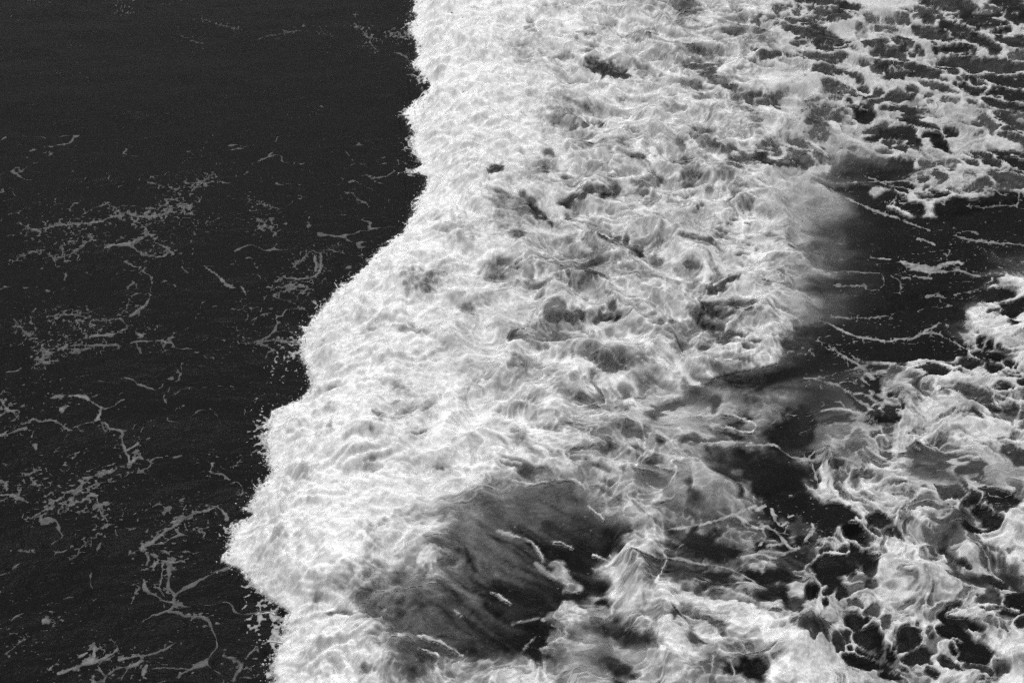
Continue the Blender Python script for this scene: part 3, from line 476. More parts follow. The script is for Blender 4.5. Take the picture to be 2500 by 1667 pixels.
WXp = VX + 12 * wa + 2.5 * wc + pxm * 0.22 * DXs; WYp = VY + 7 * wb + 2 * wd + pxm * 0.13 * DYs

edge_x = np.interp(VY + 5 * wb, ey, ex).astype(np.float32)
tuft = fbm(X * .9, Y * .9, 90, 2)
s1 = VX - edge_x + 10 * wa + 34 * (jag - 0.05) * sstep(-0.35, 0.5, tuft) + 7 * perlin(X * 22, Y * 22, 88) + 3
front = s1                                          # > 0 : white water

rid2 = ridged(X * 4.2 + .8 * wa + 8, Y * 5.0 + .8 * wb, 72, 4, 0.65)
pn6 = perlin(X * 6, Y * 6, 55)
lacez = np.maximum(sstep(1830, 1960, VX) * (1 - sstep(520, 620, VY)), sstep(1900, 2060, VX) * sstep(600, 700, VY))   # quiet water: neat cells
nq = (1 - lacez) * (0.42 * wa + 0.16 * wc + 0.40 * pn6 + 0.38 * rid2) + lacez * (0.24 * wa + 0.10 * wc + (0.14 + 0.18 * sstep(800, 1000, VY)) * pn6)
warpx = 34 * fbm(X * .55, Y * .8, 43, 2) + 70 * fbm(X * .6, Y * 3.2, 44, 3); warpy = 26 * fbm(X * .5, Y * .6, 45, 2)
T = base_tone(WXp + warpx, WYp + warpy)
Q1 = np.full(T.shape, 9., np.float32); Q2 = Q1.copy(); QT = np.ones_like(T); QR = np.ones_like(T)
CELLS = [h for h in HO if not h[6] and ((h[0] > 1850 and h[1] < 560) or (h[0] > 1960 and h[1] > 640))]
for (cx, cy, rx, ry, a, tn, soft) in CELLS:       # gaps of the foam net: neighbours stay parted by a thin strand
    ex_ = 2.3 * max(rx, ry); sl = box(GXp, GYp, cx - ex_, cx + ex_, cy - ex_, cy + ex_)
    dx = WXp[sl] - cx; dy = WYp[sl] - cy; c, s = math.cos(a), math.sin(a)
    p_, r_ = np.abs(dx * c + dy * s) / rx, np.abs(-dx * s + dy * c) / ry
    q = (p_ ** 2.4 + r_ ** 2.4) ** (1 / 2.4); o1 = Q1[sl]
    m = q < o1
    Q2[sl] = np.where(m, o1, np.minimum(Q2[sl], q)); Q1[sl] = np.where(m, q, o1); QT[sl] = np.where(m, tn + (0.6 if cy < 450 else 0.2), QT[sl]); QR[sl] = np.where(m, min(rx, ry), QR[sl])
CELLS = set(CELLS)
for (cx, cy, rx, ry, a, tn, soft) in [h for h in HO if h not in CELLS]:
    m_ = 2.2 if soft else 1.5; ex_ = m_ * max(rx, ry)
    sl = box(GXp, GYp, cx - ex_, cx + ex_, cy - ex_, cy + ex_)
    dx = WXp[sl] - cx; dy = WYp[sl] - cy; c, s = math.cos(a), math.sin(a)
    q = np.sqrt(((dx * c + dy * s) / rx) ** 2 + ((-dx * s + dy * c) / ry) ** 2)
    if soft:
        m = np.exp(-(q * 0.95) ** 3.0) * 0.92
        m = np.clip(m * (1 + 0.25 * nq[sl]), 0, 1)
    else:
        w_ = lacez[sl]
        m = 1 - sstep(0.58 + .28 * w_, 1.34 - .24 * w_, q + nq[sl])
    T[sl] += m * np.minimum(tn - T[sl], 0.6)
m = 1 - sstep(1.00, 1.20, Q1 + 0.8 * nq)
T = T + m * np.minimum(QT - T, 0.4)
wl = (1 - sstep(2.2, 6.5, np.abs(Q2 - Q1) * QR * 0.75 - 3.0 * np.clip(wa + .5 * pn6, -1, 1))) * sstep(0.5, 0.7, Q1) * (1 - sstep(1.3, 1.6, Q1))
T = np.maximum(T, 5.6 * wl * sstep(-.75, -.2, wb + .5 * wa))
# the hollow behind the crest: two lobes of smooth water, milky at the top and clear at the lower right
for (cx, cy, rx, ry, a, t0, gx_, gy_) in [(1290, 1325, 230, 132, R(22), 1.9, 2.0, 1.6), (1120, 1510, 320, 115, R(12), 2.1, 2.0, 1.0)]:
    dx = WXp - cx; dy = WYp - cy; c, s = math.cos(a), math.sin(a)
    q = np.sqrt(((dx * c + dy * s) / rx) ** 2 + ((-dx * s + dy * c) / ry) ** 2)
    m = 1 - sstep(0.50, 1.15, q + 0.40 * wa + 0.20 * pn6)
    T = T + m * np.minimum(np.clip(t0 - gx_ * dx / rx - gy_ * dy / ry, 0.6, 5) - T, 0)
for (cx, cy, rx, ry, a, tn, soft) in LU:
    m_ = 2.2; ex_ = m_ * max(rx, ry)
    sl = box(GXp, GYp, cx - ex_, cx + ex_, cy - ex_, cy + ex_)
    dx = WXp[sl] - cx; dy = WYp[sl] - cy; c, s = math.cos(a), math.sin(a)
    q = np.sqrt(((dx * c + dy * s) / rx) ** 2 + ((-dx * s + dy * c) / ry) ** 2)
    m = np.exp(-(q * 0.95) ** 3.0) if soft else 1 - sstep(0.70, 1.15, q + nq[sl])
    T[sl] += 0.9 * m * np.maximum(tn - T[sl], 0)
brk = 0.55 * perlin(X * 9, Y * 9, 101) + 0.55 * perlin(X * 21, Y * 21, 103)
wvar = np.clip(0.95 + 0.9 * perlin(X * 3.4, Y * 3.4, 107) + 0.35 * perlin(X * 8, Y * 8, 109), 0.35, 1.7)
tx = VX + 8 * wa + 2.5 * wc; ty = VY + 7 * wb + 2.5 * wd
for tn, pts in THR:
    xs = [p[0] for p in pts]; ys = [p[1] for p in pts]
    sl = box(GXp, GYp, min(xs) - 30, max(xs) + 30, min(ys) - 30, max(ys) + 30)
    q = seg_field(tx[sl], ty[sl], pts)
    if pts[0][2] < 8: q = q / (0.15 + 0.85 * wvar[sl]) + 0.7 * np.abs(brk[sl]) - 0.1
    m = 1 - sstep(0.45, 1.45, q + 0.9 * nq[sl])
    T[sl] += m * np.maximum(tn - T[sl], 0)

RB = [(660,2300),(684,2060),(698,2042),(712,2028),(731,2006),(776,2002),(792,1975),(800,1935),(855,1926),(890,1888),(905,1826),(922,1740),(940,1700),(970,1900),(1000,2300)]
rb = np.interp(VY + 4 * wb, [p[0] for p in RB], [p[1] for p in RB]) + 7 * wa + 3 * wc + 8 * rid2
past = sstep(0, 10, VX - rb) * (1 - sstep(170, 290, VX - rb)) * sstep(664, 690, VY) * (1 - sstep(930, 975, VY))
T = T + past * np.minimum(2.6 - 1.6 * sstep(0, 110, VX - rb) - T, 0)
milk = np.zeros_like(T)
for (cx, cy, rx, ry) in MILKY:
    sl = box(GXp, GYp, cx - 2 * rx, cx + 2 * rx, cy - 2 * ry, cy + 2 * ry)
    q = ((WXp[sl] - cx) / rx) ** 2 + ((WYp[sl] - cy) / ry) ** 2
    milk[sl] = np.maximum(milk[sl], np.exp(-q * q * 0.6))

# --- fine structure of the foam: filaments, cells, bubbles (metres on the sea)
calm = 0.68 - 0.25 * sstep(1250, 1480, VY) * sstep(1150, 1350, VX)
ux = X + calm * (AX - X) + 0.05 * wa + 0.02 * wc; uy = Y + calm * (AY - Y) + 0.05 * wb + 0.02 * wd
f1, f2, cv1 = voro(ux * 1.5, uy * 1.7, 61, True); wall1 = 1 - np.clip((f2 - f1) / 0.20, 0, 1); soft1 = 1 - np.clip((f2 - f1) / 0.5, 0, 1)
f1, f2, cv2 = voro(ux * 3.6 + 4, uy * 4.2, 63, True); wall2 = 1 - np.clip((f2 - f1) / 0.26, 0, 1); soft2 = 1 - np.clip((f2 - f1) / 0.5, 0, 1)
f1, f2, cv3 = voro((X + .22 * (AX - X) + .1 * wa) * 8.0 + 9, (Y + .22 * (AY - Y) + .1 * wb) * 9.5, 64, True); wall3 = 1 - np.clip((f2 - f1) / 0.34, 0, 1)
cell1, cell2 = soft1, soft2
rid = ridged(ux * 1.5, uy * 1.9, 65, 5, 0.62)
fine = fbm(X * 13, Y * 13, 78, 3, 0.75)
froth = fbm(X * 9 + .6 * wa, Y * 10 + .6 * wb, 80, 4, 0.8)
froth = np.sign(froth) * np.abs(froth) ** 0.8
def fil(f, sd, asp=1.25, p=3):
    n_ = 1 - np.clip(np.abs(perlin(ux * f + 0.35 * wb, uy * f * asp + 0.35 * wa, sd)) * 2.1, 0, 1)
    return n_ ** p
fila = np.maximum(np.maximum(fil(1.3, 201), 0.9 * fil(2.7, 203)), np.maximum(0.8 * fil(5.5, 205), 0.65 * fil(10.5, 207, 1.1, 2)))
fila = fila * (0.55 + 0.75 * sstep(-0.4, 0.4, perlin(X * 1.1, Y * 1.1, 209)))
mott = fbm(X * 3.2, Y * 4.2, 211, 4, 0.6)
amp = np.interp(T, [0, 1.0, 2.0, 3.2, 5.0, 6.5, 8.0, 9.5], [0.1, 0.2, .8, 1.7, 2.3, 2.2, 1.5, .8]).astype(np.float32)
amp += (1 - lacez) * np.interp(T, [0, .9, 1.3, 2.2, 3.5], [0, 0, .5, .6, 0]) * (VX < 1900)
amp *= 1 - 0.5 * milk
amp *= 1 - 0.45 * lacez * (1 - sstep(480, 600, VY))
Lwash = 0.70 * (wall1 ** 1.5 - 0.25) + 0.50 * (wall2 - 0.35) + 0.55 * (wall3 - 0.4) + 0.50 * cv1 * (1 - soft1) + 0.50 * cv2 * (1 - soft2) + 0.38 * cv3 * (1 - wall3) + 0.2 * (fila - 0.42) + 0.75 * mott + 0.55 * froth
lx = X + 0.42 * (AX - X) + 0.08 * wa + 0.02 * wc; ly = Y + 0.42 * (AY - Y) + 0.08 * wb + 0.02 * wd
f1, f2, dv1 = voro(lx * 2.0 + 31, ly * 2.2, 66, True); lw1 = 1 - np.clip((f2 - f1) / 0.24, 0, 1); ls1 = 1 - np.clip((f2 - f1) / 0.5, 0, 1)
f1, f2, dv2 = voro(lx * 5.2 + 14, ly * 5.2, 67, True); lw2 = 1 - np.clip((f2 - f1) / 0.32, 0, 1); ls2 = 1 - np.clip((f2 - f1) / 0.55, 0, 1)
f1, f2, dv3 = voro(lx * 12 + 3, ly * 12, 68, True); lw3 = 1 - np.clip((f2 - f1) / 0.45, 0, 1)
Llace = 0.60 * (lw1 - 0.3) + 0.60 * (lw2 - 0.4) + 0.45 * (lw3 - 0.5) + 0.60 * dv1 * (1 - ls1) + 0.50 * dv2 * (1 - ls2) + 0.30 * dv3 * (1 - lw3) + 0.35 * (fila - 0.42) + 0.45 * mott + 0.4 * fine
mot2 = fbm(ux * 1.1, uy * 1.5, 213, 3, 0.5)
crestness = 1 - sstep(160, 480, VX - np.interp(VY, ex_smooth_y, _es).astype(np.float32))
Lwash = (Lwash + 0.85 * mot2 - 0.06) * (1 - 0.6 * crestness) + 0.9 * crestness * froth
Lc = (1 - lacez) * Lwash + lacez * Llace
T2 = T + amp * Lc * 1.3
# thin strands that bridge the dark gaps
brd = sstep(0.0, 0.5, perlin(X * 1.3, Y * 1.3, 221) + 0.25)
st_ = np.maximum((1 - np.clip(np.abs(1 - wall1) / 0.45, 0, 1)), 0.9 * (1 - np.clip(np.abs(1 - lw1) / 0.30, 0, 1)) * lacez) * brd
st_ = st_ * sstep(1.0, 1.7, T) * (VX > edge_x + 200)
T2 = np.maximum(T2, st_ * (4.2 + 1.2 * wall3))
ang = R(34); a1 = X * math.cos(ang) - Y * math.sin(ang); a2 = X * math.sin(ang) + Y * math.cos(ang)
trough = np.exp(-(((VX - 1240) / 270) ** 2 + ((VY - 1410) / 190) ** 2) ** 1.5)
hair = (1 - np.clip(np.abs(perlin(a1 * .55 + .15 * wa, a2 * 4.5 + .35 * wb, 233)) * 6.5, 0, 1)) * sstep(.1, .5, perlin(a1 * .8, a2 * 2, 235) + .15) * sstep(-.4, .2, perlin(X * 9, Y * 9, 237) + .15)
T2 = np.maximum(T2, hair * trough * 7.2 * (T < 4.5))
T = T - 0.3 * trough * (T < 5)
cott = fbm(X * 8.5, Y * 8.5, 215, 3, 0.65); cot2 = fbm(X * 2.4, Y * 2.4, 219, 3, 0.55)
T2 = T2 - crestness * (2.1 * np.clip(cott - 0.08, 0, 1) * (0.4 + sstep(-.2, .4, cot2)) + 0.7 * np.clip(-cot2, 0, 1)) + 0.2 * crestness
ISO = (3.3 + 1.9 * milk).astype(np.float32)
# away from the churn the floating foam has crisp borders
crisp = sstep(1750, 1950, VX) * (1 - milk)
T2 = T2 - 0.45 * sstep(1950, 2100, VX) * sstep(1150, 1300, VY)
T2 = T2 + crisp * 1.1 * np.tanh((T2 - 3.6) * 1.4)
T2 = np.clip(T2, 0.2, 9.6)
T2 = np.minimum(T2, 9.6 - 2.3 * lacez * (1 - sstep(480, 600, VY)) - 1.2 * lacez * sstep(600, 800, VY) + 0.5 * fine)

inside = front > 0
# field for the wave and its wash: > 0 is foam
FW = np.minimum((T2 - ISO) * 0.5, front / 6.0)
FW[GXp > 2000] = np.minimum((T2 - ISO) * 0.5, 3)[GXp > 2000]

# --- floating ribbons, each its own thing
RF = np.full(X.shape, -9.0, np.float32); RID = np.full(X.shape, -1, np.int32); RT = np.zeros(X.shape, np.float32)
near = np.zeros(X.shape, np.float32)
for i, (nm, lab, grp, tn, pieces) in enumerate(RIB):
    for pc in pieces:
        k, txt = pc.split(':'); ox, oy, f = TILE[k]; v = [float(a) for a in txt.split()]
        pts = smooth_poly([(ox + v[j] * f, oy + v[j + 1] * f, max(v[j + 2] * f, 1.5)) for j in range(0, len(v), 3)])
        xs = [p[0] for p in pts]; ys = [p[1] for p in pts]
        sl = box(GXp, GYp, min(xs) - 40, max(xs) + 40, min(ys) - 40, max(ys) + 40, 110)
        kx = VX[sl] + 5.5 * wa[sl] + 2.2 * wc[sl]; ky = VY[sl] + 4.5 * wb[sl] + 1.8 * wd[sl]
        q = seg_field(kx, ky, pts)
        sd_ = 1.0 if (grp == GL or nm == 'foam_net') else 0.6
        fld = 1.05 - q / (1 + sd_ * (wvar[sl] * 0.76 - 1)) + (1 - sd_) * 0.1 - sd_ * 0.55 * np.abs(brk[sl]) + 0.40 * brk[sl] + 0.45 * (wall3[sl] - 0.45) + 0.25 * cv3[sl]
        m = fld > RF[sl]
        RF[sl] = np.where(m, fld, RF[sl]); RID[sl] = np.where(m & (fld > -0.6), i, RID[sl]); RT[sl] = np.where(m, tn * 0.93 if grp == GL else tn + 0.8, RT[sl])
        qq = seg_field(kx, ky, [(a, b, 26.0) for a, b, c in pts])
        near[sl] = np.maximum(near[sl], np.exp(-qq * qq))
RF = np.minimum(RF, np.where(VX < edge_x + 60, -front / 5 + 0.2, 9))      # ribbons end at the wave

# --- loose flecks nobody could count
fl = perlin(X * 16, Y * 24, 111) + 0.55 * perlin(X * 34, Y * 50, 113)
dens = fbm(X * .55, Y * .55, 115, 3)
left = VX < edge_x
zone = np.where(left, -0.42 + 0.22 * sstep(380, 560, VY) + 0.62 * near + 1.0 * dens, -0.35 + 0.45 * near + 0.5 * dens)
zone = np.where((~left) & (VX < 1750), -0.3, zone)
FL = (fl - 0.76 + 0.62 * np.clip(zone, -0.8, 0.75)) * 2.0
lacy = 0.75 * np.exp(-(((VX - 655) / 60) ** 2 + ((VY - 1505) / 50) ** 2)) + 0.4 * np.exp(-(((VX - 690) / 45) ** 2 + ((VY - 880) / 55) ** 2)) + 0.5 * np.exp(-(((VX - 640) / 35) ** 2 + ((VY - 1050) / 70) ** 2))
for (a_, b_, r1_, r2_, k_) in [(996,279,24,16,.8),(1003,352,22,22,.8),(1000,420,26,12,.8),(1003,72,18,22,.8),(1022,190,18,20,.7),(735,852,26,30,.7),(648,1085,22,36,.7),(632,1192,22,24,.6),(560,1300,24,30,.7),(612,1432,20,20,.7),(676,1570,24,40,.7),(785,748,26,18,.7),(836,700,20,14,.6),(905,632,16,12,.6),(1015,500,14,22,.6)]:
    lacy = lacy + k_ * np.exp(-(((VX - a_) / r1_) ** 2 + ((VY - b_) / r2_) ** 2))
SPR = (ridged(X * 6, Y * 6, 121, 4) + 0.35 * perlin(X * 26, Y * 26, 125) - 0.62 + 0.85 * lacy) * 2.0
SPR = np.where(left & (lacy > 0.12), SPR, -1)
thr = (wall2 * 0.9 + 0.5 * perlin(X * 11, Y * 13, 118) + 0.35 * perlin(X * 27, Y * 33, 119) - 1.22 + 0.9 * np.clip(zone, -0.8, 0.6)) * 1.6
FL = np.maximum(FL, np.where(left | (VX > 1900), thr, -1))
an2 = R(-11); b1 = X * math.cos(an2) - Y * math.sin(an2); b2 = X * math.sin(an2) + Y * math.cos(an2)
def hairs(u, v, w, sd):
    return (1 - np.abs(perlin(u, v, sd)) * w) - 0.9 * (1 - sstep(-.05, .35, perlin(u * 1.7, v * .6, sd + 1))) + 0.5 * perlin(X * 8, Y * 11, sd + 2)
hz = hairs(b1 * .45 + .2 * wa, b2 * 2.4 + .4 * wb, 30, 241)
hz2 = hairs(b1 * .8 + .3 * wa, b2 * 4.5 + .5 * wb, 22, 245)
chan = sstep(1900, 2000, VX) * sstep(430, 500, VY) * (1 - sstep(1150, 1300, VY)) * (T < 4.8)
FL = np.maximum(FL, np.where(chan > 0.5, np.maximum(hz, hz2) - 0.55, -1))
f1, f2 = voro((X + .35 * (AX - X) + .12 * wa) * .95 + 50, (Y + .35 * (AY - Y) + .12 * wb) * 1.25, 251)
lw_ = 1 - (f2 - f1) / 0.042
FL = np.maximum(FL, np.where(left & (VY > 330), (lw_ - 0.25 - 0.75 * (1 - sstep(-.1, .4, fbm(X * .8, Y * .8, 253, 2))) + 0.9 * perlin(X * 7, Y * 9, 255)) * 0.5, -1))
FL = np.where(left, np.minimum(FL, -front / 8), FL)

# --- which piece each point belongs to: 0 crest, 1 wash, 2.. patches, 100+ ribbons, 90 flecks, 91 lacy spray
keys = ['wash'] + [k for k in SEEDS if k != 'wash']
bestd = np.full(X.shape, 1e9, np.float32); REG = np.ones(X.shape, np.int32)
sx = VX + 26 * wa; sy = (VY + 18 * wb)
for n, k in enumerate(keys):
    for (a, b) in SEEDS[k]:
        d = (sx - a) ** 2 + ((sy - b) * 1.25) ** 2
        m = d < bestd; bestd = np.where(m, d, bestd); REG = np.where(m, n + 1, REG)
CR = [(-400,1370),(0,1340),(200,1330),(300,1315),(400,1190),(560,1215),(640,1210),(800,1250),(950,1225),(1100,1160),(1250,1020),(1400,930),(1500,880),(1667,800),(2000,760)]
crest_r = np.interp(VY, [c[0] for c in CR], [c[1] for c in CR]) + 22 * wa
REG = np.where((VX < crest_r), 0, REG)

F = FW.copy(); OWN = REG.copy(); lo_ = (3.9 + 0.7 * lacez) * (1 - milk) + (ISO + 0.3) * milk
TONE = np.where(T2 > ISO, lo_ + (T2 - ISO) * (9.6 - lo_) / (9.6 - ISO), lo_)
m = RF * 0.6 > F
F = np.where(m, RF * 0.6, F); OWN = np.where(m & (RID >= 0), 100 + RID, OWN)
TONE = np.where(m, RT * (0.66 + 0.30 * np.clip(RF * 1.4, 0, 1) + 0.16 * cv3) + 0.5 * fine, TONE)
m = FL > F
F = np.where(m, FL, F); OWN = np.where(m, 90, OWN); TONE = np.where(m, np.where(left, 2.6, 3.6) + 1.6 * np.clip(FL, 0, 1), TONE)
m = SPR > F
F = np.where(m, SPR, F); OWN = np.where(m, 91, OWN); TONE = np.where(m, 5.0 + 2 * np.clip(SPR, 0, 1), TONE)

def lin(t):
    v = (20 + 24.2 * np.clip(t, 0, 9.6)) / 255.0
    return np.where(v < .04045, v / 12.92, ((v + .055) / 1.055) ** 2.4).astype(np.float32)

# sea brightness: clear dark water, or water whitened by the bubbles in it
strk = fbm(a1 * .9 + .3 * wa, a2 * 6.5 + .5 * wb, 231, 4, 0.6)
Tsea = T + trough * 3.2 * strk + amp * Lc * 0.75 + crisp * 0.7 * np.tanh((T2 - 3.6) * 1.4)
Tsea = np.minimum(np.clip(Tsea, 0.1, 9), ISO + 0.5)
fade = sstep(-14, 10, front)
Tsea = np.where(VX > 2000, Tsea, Tsea * fade + 0.15 * (1 - fade))
SEA_A = lin(np.clip(Tsea - 0.5 * (1 - sstep(1.0, 2.2, Tsea)), 0, 9))

inF = np.clip(F, 0, 1)
thick = np.where(OWN >= 90, 0.002 + 0.003 * inF, 0.0025 + 0.005 * inF).astype(np.float32)
deep = sstep(4.5, 8, TONE) * (OWN < 90) * sstep(0.3, 1.8, F)
thick += deep * (0.008 * (0.5 + fine) + 0.022 * (rid2 + 0.4) + 0.004 * (0.5 + perlin(X * 30, Y * 30, 131)))
Hs = H.copy()
Zf = H + np.maximum(thick, 0.003)
Zs = Hs - 0.006 * sstep(0.25, 1.0, F)

# ------------------------------------------------------------------ materials
def new_mat(name):
    m = bpy.data.materials.new(name); m.use_nodes = True
    n = m.node_tree.nodes; n.clear()
    out = n.new('ShaderNodeOutputMaterial'); b = n.new('ShaderNodeBsdfPrincipled')
    m.node_tree.links.new(b.outputs[0], out.inputs[0])
    return m, n, m.node_tree.links, b

def noise(n, l, scale, detail=4, vec=None, rough=0.6):
    t = n.new('ShaderNodeTexNoise'); t.inputs['Scale'].default_value = scale; t.inputs['Detail'].default_value = detail
    t.inputs['Roughness'].default_value = rough
    if vec is not None: l.new(vec, t.inputs['Vector'])
    return t

# foam: brightness follows how densely it is packed, with a speckle of fine bubbles
mfoam, n, l, b = new_mat('foam')
at = n.new('ShaderNodeAttribute'); at.attribute_name = 'albedo'
geo = n.new('ShaderNodeNewGeometry')
wv = noise(n, l, 5, 3, geo.outputs['Position'], 0.6)
mx = n.new('ShaderNodeVectorMath'); mx.operation = 'MULTIPLY_ADD'; mx.inputs[1].default_value = (.16, .16, .16)
l.new(wv.outputs['Color'], mx.inputs[0]); l.new(geo.outputs['Position'], mx.inputs[2])
sp = noise(n, l, 17, 6, mx.outputs[0], 0.78)
mr = n.new('ShaderNodeMapRange'); mr.inputs[1].default_value = 0.25; mr.inputs[2].default_value = 0.75
mr.inputs[3].default_value = 0.76; mr.inputs[4].default_value = 1.16
l.new(sp.outputs['Fac'], mr.inputs[0])
mu = n.new('ShaderNodeMath'); mu.operation = 'MULTIPLY'; l.new(at.outputs['Fac'], mu.inputs[0]); l.new(mr.outputs[0], mu.inputs[1])
l.new(mu.outputs[0], b.inputs['Base Color'])
b.inputs['Roughness'].default_value = 0.85; b.inputs['Specular IOR Level'].default_value = 0.15
bn = noise(n, l, 20, 4, geo.outputs['Position'], 0.7)
bp = n.new('ShaderNodeBump'); bp.inputs['Strength'].default_value = 0.3; bp.inputs['Distance'].default_value = 0.010
l.new(bn.outputs['Fac'], bp.inputs['Height']); l.new(bp.outputs[0], b.inputs['Normal'])

# sea water: dark, glossy, rippled; whitened where it is full of bubbles
msea, n, l, b = new_mat('sea_water')
at = n.new('ShaderNodeAttribute'); at.attribute_name = 'albedo'
geo = n.new('ShaderNodeNewGeometry')
sp = noise(n, l, 26, 4, geo.outputs['Position'], 0.7)
mr = n.new('ShaderNodeMapRange'); mr.inputs[1].default_value = 0.25; mr.inputs[2].default_value = 0.75
mr.inputs[3].default_value = 0.82; mr.inputs[4].default_value = 1.16
l.new(sp.outputs['Fac'], mr.inputs[0])
mu = n.new('ShaderNodeMath'); mu.operation = 'MULTIPLY'; l.new(at.outputs['Fac'], mu.inputs[0]); l.new(mr.outputs[0], mu.inputs[1])
l.new(mu.outputs[0], b.inputs['Base Color'])
b.inputs['Roughness'].default_value = 0.30; b.inputs['IOR'].default_value = 1.333; b.inputs['Specular IOR Level'].default_value = 0.055
mp = n.new('ShaderNodeMapping'); mp.inputs['Scale'].default_value = (1.0, 1.5, 1.0); l.new(geo.outputs['Position'], mp.inputs[0])
r1 = noise(n, l, 1.1, 4, mp.outputs[0], 0.55)
r2 = noise(n, l, 7.0, 5, mp.outputs[0], 0.7)
b2 = n.new('ShaderNodeBump'); b2.inputs['Strength'].default_value = 0.55; b2.inputs['Distance'].default_value = 0.03
l.new(r2.outputs['Fac'], b2.inputs['Height'])
bp = n.new('ShaderNodeBump'); l.new(b2.outputs[0], bp.inputs['Normal']); bp.inputs['Strength'].default_value = 0.8; bp.inputs['Distance'].default_value = 0.12
l.new(r1.outputs['Fac'], bp.inputs['Height']); l.new(bp.outputs[0], b.inputs['Normal'])

# flying water: plain white spray
mspray, n, l, b = new_mat('spray')
b.inputs['Base Color'].default_value = (.62, .62, .62, 1); b.inputs['Roughness'].default_value = 0.5
geo = n.new('ShaderNodeNewGeometry'); sp = noise(n, l, 60, 2, geo.outputs['Position'])
mr = n.new('ShaderNodeMapRange'); mr.inputs[3].default_value = 0.4; mr.inputs[4].default_value = 0.8
l.new(sp.outputs['Fac'], mr.inputs[0]); l.new(mr.outputs[0], b.inputs['Base Color'])

# ------------------------------------------------------------------ meshes
def mesh_obj(name, co, quads, mat, alb=None, parent=None, smooth=True, tris=None):
    me = bpy.data.meshes.new(name)
    fa = quads if tris is None else tris; kk = fa.shape[1]
    me.vertices.add(len(co)); me.vertices.foreach_set('co', np.ascontiguousarray(co, np.float32).ravel())
    me.loops.add(fa.size); me.loops.foreach_set('vertex_index', np.ascontiguousarray(fa, np.int32).ravel())
    me.polygons.add(len(fa)); me.polygons.foreach_set('loop_start', np.arange(0, fa.size, kk, dtype=np.int32))
    me.update(calc_edges=True)
    me.polygons.foreach_set('use_smooth', np.full(len(fa), smooth))
    if alb is not None:
        a = me.attributes.new('albedo', 'FLOAT', 'POINT'); a.data.foreach_set('value', np.ascontiguousarray(alb, np.float32))
    me.materials.append(mat); me.validate()
    o = bpy.data.objects.new(name, me); SC.collection.objects.link(o)
    if parent is not None: o.parent = parent
    return o

def tag(o, label=None, cat=None, group=None, kind=None):
    if label: o['label'] = label
    if cat: o['category'] = cat
    if group: o['group'] = group
    if kind: o['kind'] = kind
    return o

# the sea: the surveyed part at every second point, then coarser out to the horizon
r_i = np.arange(0, NR, 2); c_i = np.arange(0, NC, 2)
px_out = np.array([14, 40, 90, 180, 350, 700, 1400, 3000, 7000, 16000, 40000, 100000.])
Pc = np.concatenate([PX[c_i[0]] - px_out[::-1], PX[c_i], PX[c_i[-1]] + px_out])
HZ = H0 / 2 - FPX * math.tan(R(PITCH))
up = HZ + (PY[0] - HZ) * np.array([.985, .95, .88, .78, .66, .52, .4, .28, .18, .1, .05, .02, .01, .004])
dn = PY[r_i[-1]] + np.array([14, 40, 90, 200, 420, 900, 1800, 3000, 4000.])
Pr = np.concatenate([up[::-1], PY[r_i], dn])
gx, gy = np.meshgrid(Pc, Pr)
sxw, syw = pix2sea(gx, gy)
szw = np.zeros_like(sxw); sal = np.full(sxw.shape, lin(np.array(0.0)))
a0, b0 = len(up), len(px_out)
szw[a0:a0 + len(r_i), b0:b0 + len(c_i)] = Zs[np.ix_(r_i, c_i)]
sal[a0:a0 + len(r_i), b0:b0 + len(c_i)] = SEA_A[np.ix_(r_i, c_i)]
# one more row behind the camera
sxw = np.vstack([sxw, np.linspace(-400, 400, sxw.shape[1])]); syw = np.vstack([syw, np.full(sxw.shape[1], -400.0)])
szw = np.vstack([szw, np.zeros(sxw.shape[1])]); sal = np.vstack([sal, sal[-1]])
nr, nc = sxw.shape
idx = np.arange(nr * nc, dtype=np.int32).reshape(nr, nc)
qd = np.stack([idx[1:, :-1], idx[1:, 1:], idx[:-1, 1:], idx[:-1, :-1]], -1).reshape(-1, 4)
sea = mesh_obj('sea', np.stack([sxw, syw, szw], -1).reshape(-1, 3), qd, msea, sal.ravel())
tag(sea, 'dark grey sea water with faint ripples and milky bubbly areas', None, None, 'structure')

# foam border: pull the outermost points onto the exact outline
gi, gj = np.gradient(F); g2 = gi * gi + gj * gj + 1e-5
di = -F * gi / g2; dj = -F * gj / g2; ok_ = np.minimum(1, 0.85 / (np.hypot(di, dj) + 1e-6)); di = di * ok_; dj = dj * ok_
out = F < 0
Xi, Xj = np.gradient(X); Yi, Yj = np.gradient(Y)
BX = np.where(out, X + di * Xi + dj * Xj, X); BY = np.where(out, Y + di * Yi + dj * Yj, Y)
BZ = np.where(out, H - 0.0005, Zf)
ALB = lin(np.where(out, np.minimum(TONE, np.where(OWN >= 100, RT * .8, 9)), TONE))
gid = np.arange(NR * NC, dtype=np.int32).reshape(NR, NC)
CQ = np.stack([gid[1:, :-1], gid[1:, 1:], gid[:-1, 1:], gid[:-1, :-1]], -1).reshape(-1, 4)
Ff = F.ravel(); Of = OWN.ravel()
fq = Ff[CQ]; keep = (fq > 0).any(1)
CQ = CQ[keep]; fq = fq[keep]
lab = Of[CQ[np.arange(len(CQ)), fq.argmax(1)]]
CO = np.stack([BX.ravel(), BY.ravel(), BZ.ravel()], -1); AL = ALB.ravel()

def components(q, nv):
    lb = np.arange(nv, dtype=np.int32)
    for _ in range(200):
        mn = lb[q].min(1); new = lb.copy()
        for k in range(4): np.minimum.at(new, q[:, k], mn)
        new = new[new]; new = new[new]
        if (new == lb).all(): break
        lb = new
    return lb[q[:, 0]]

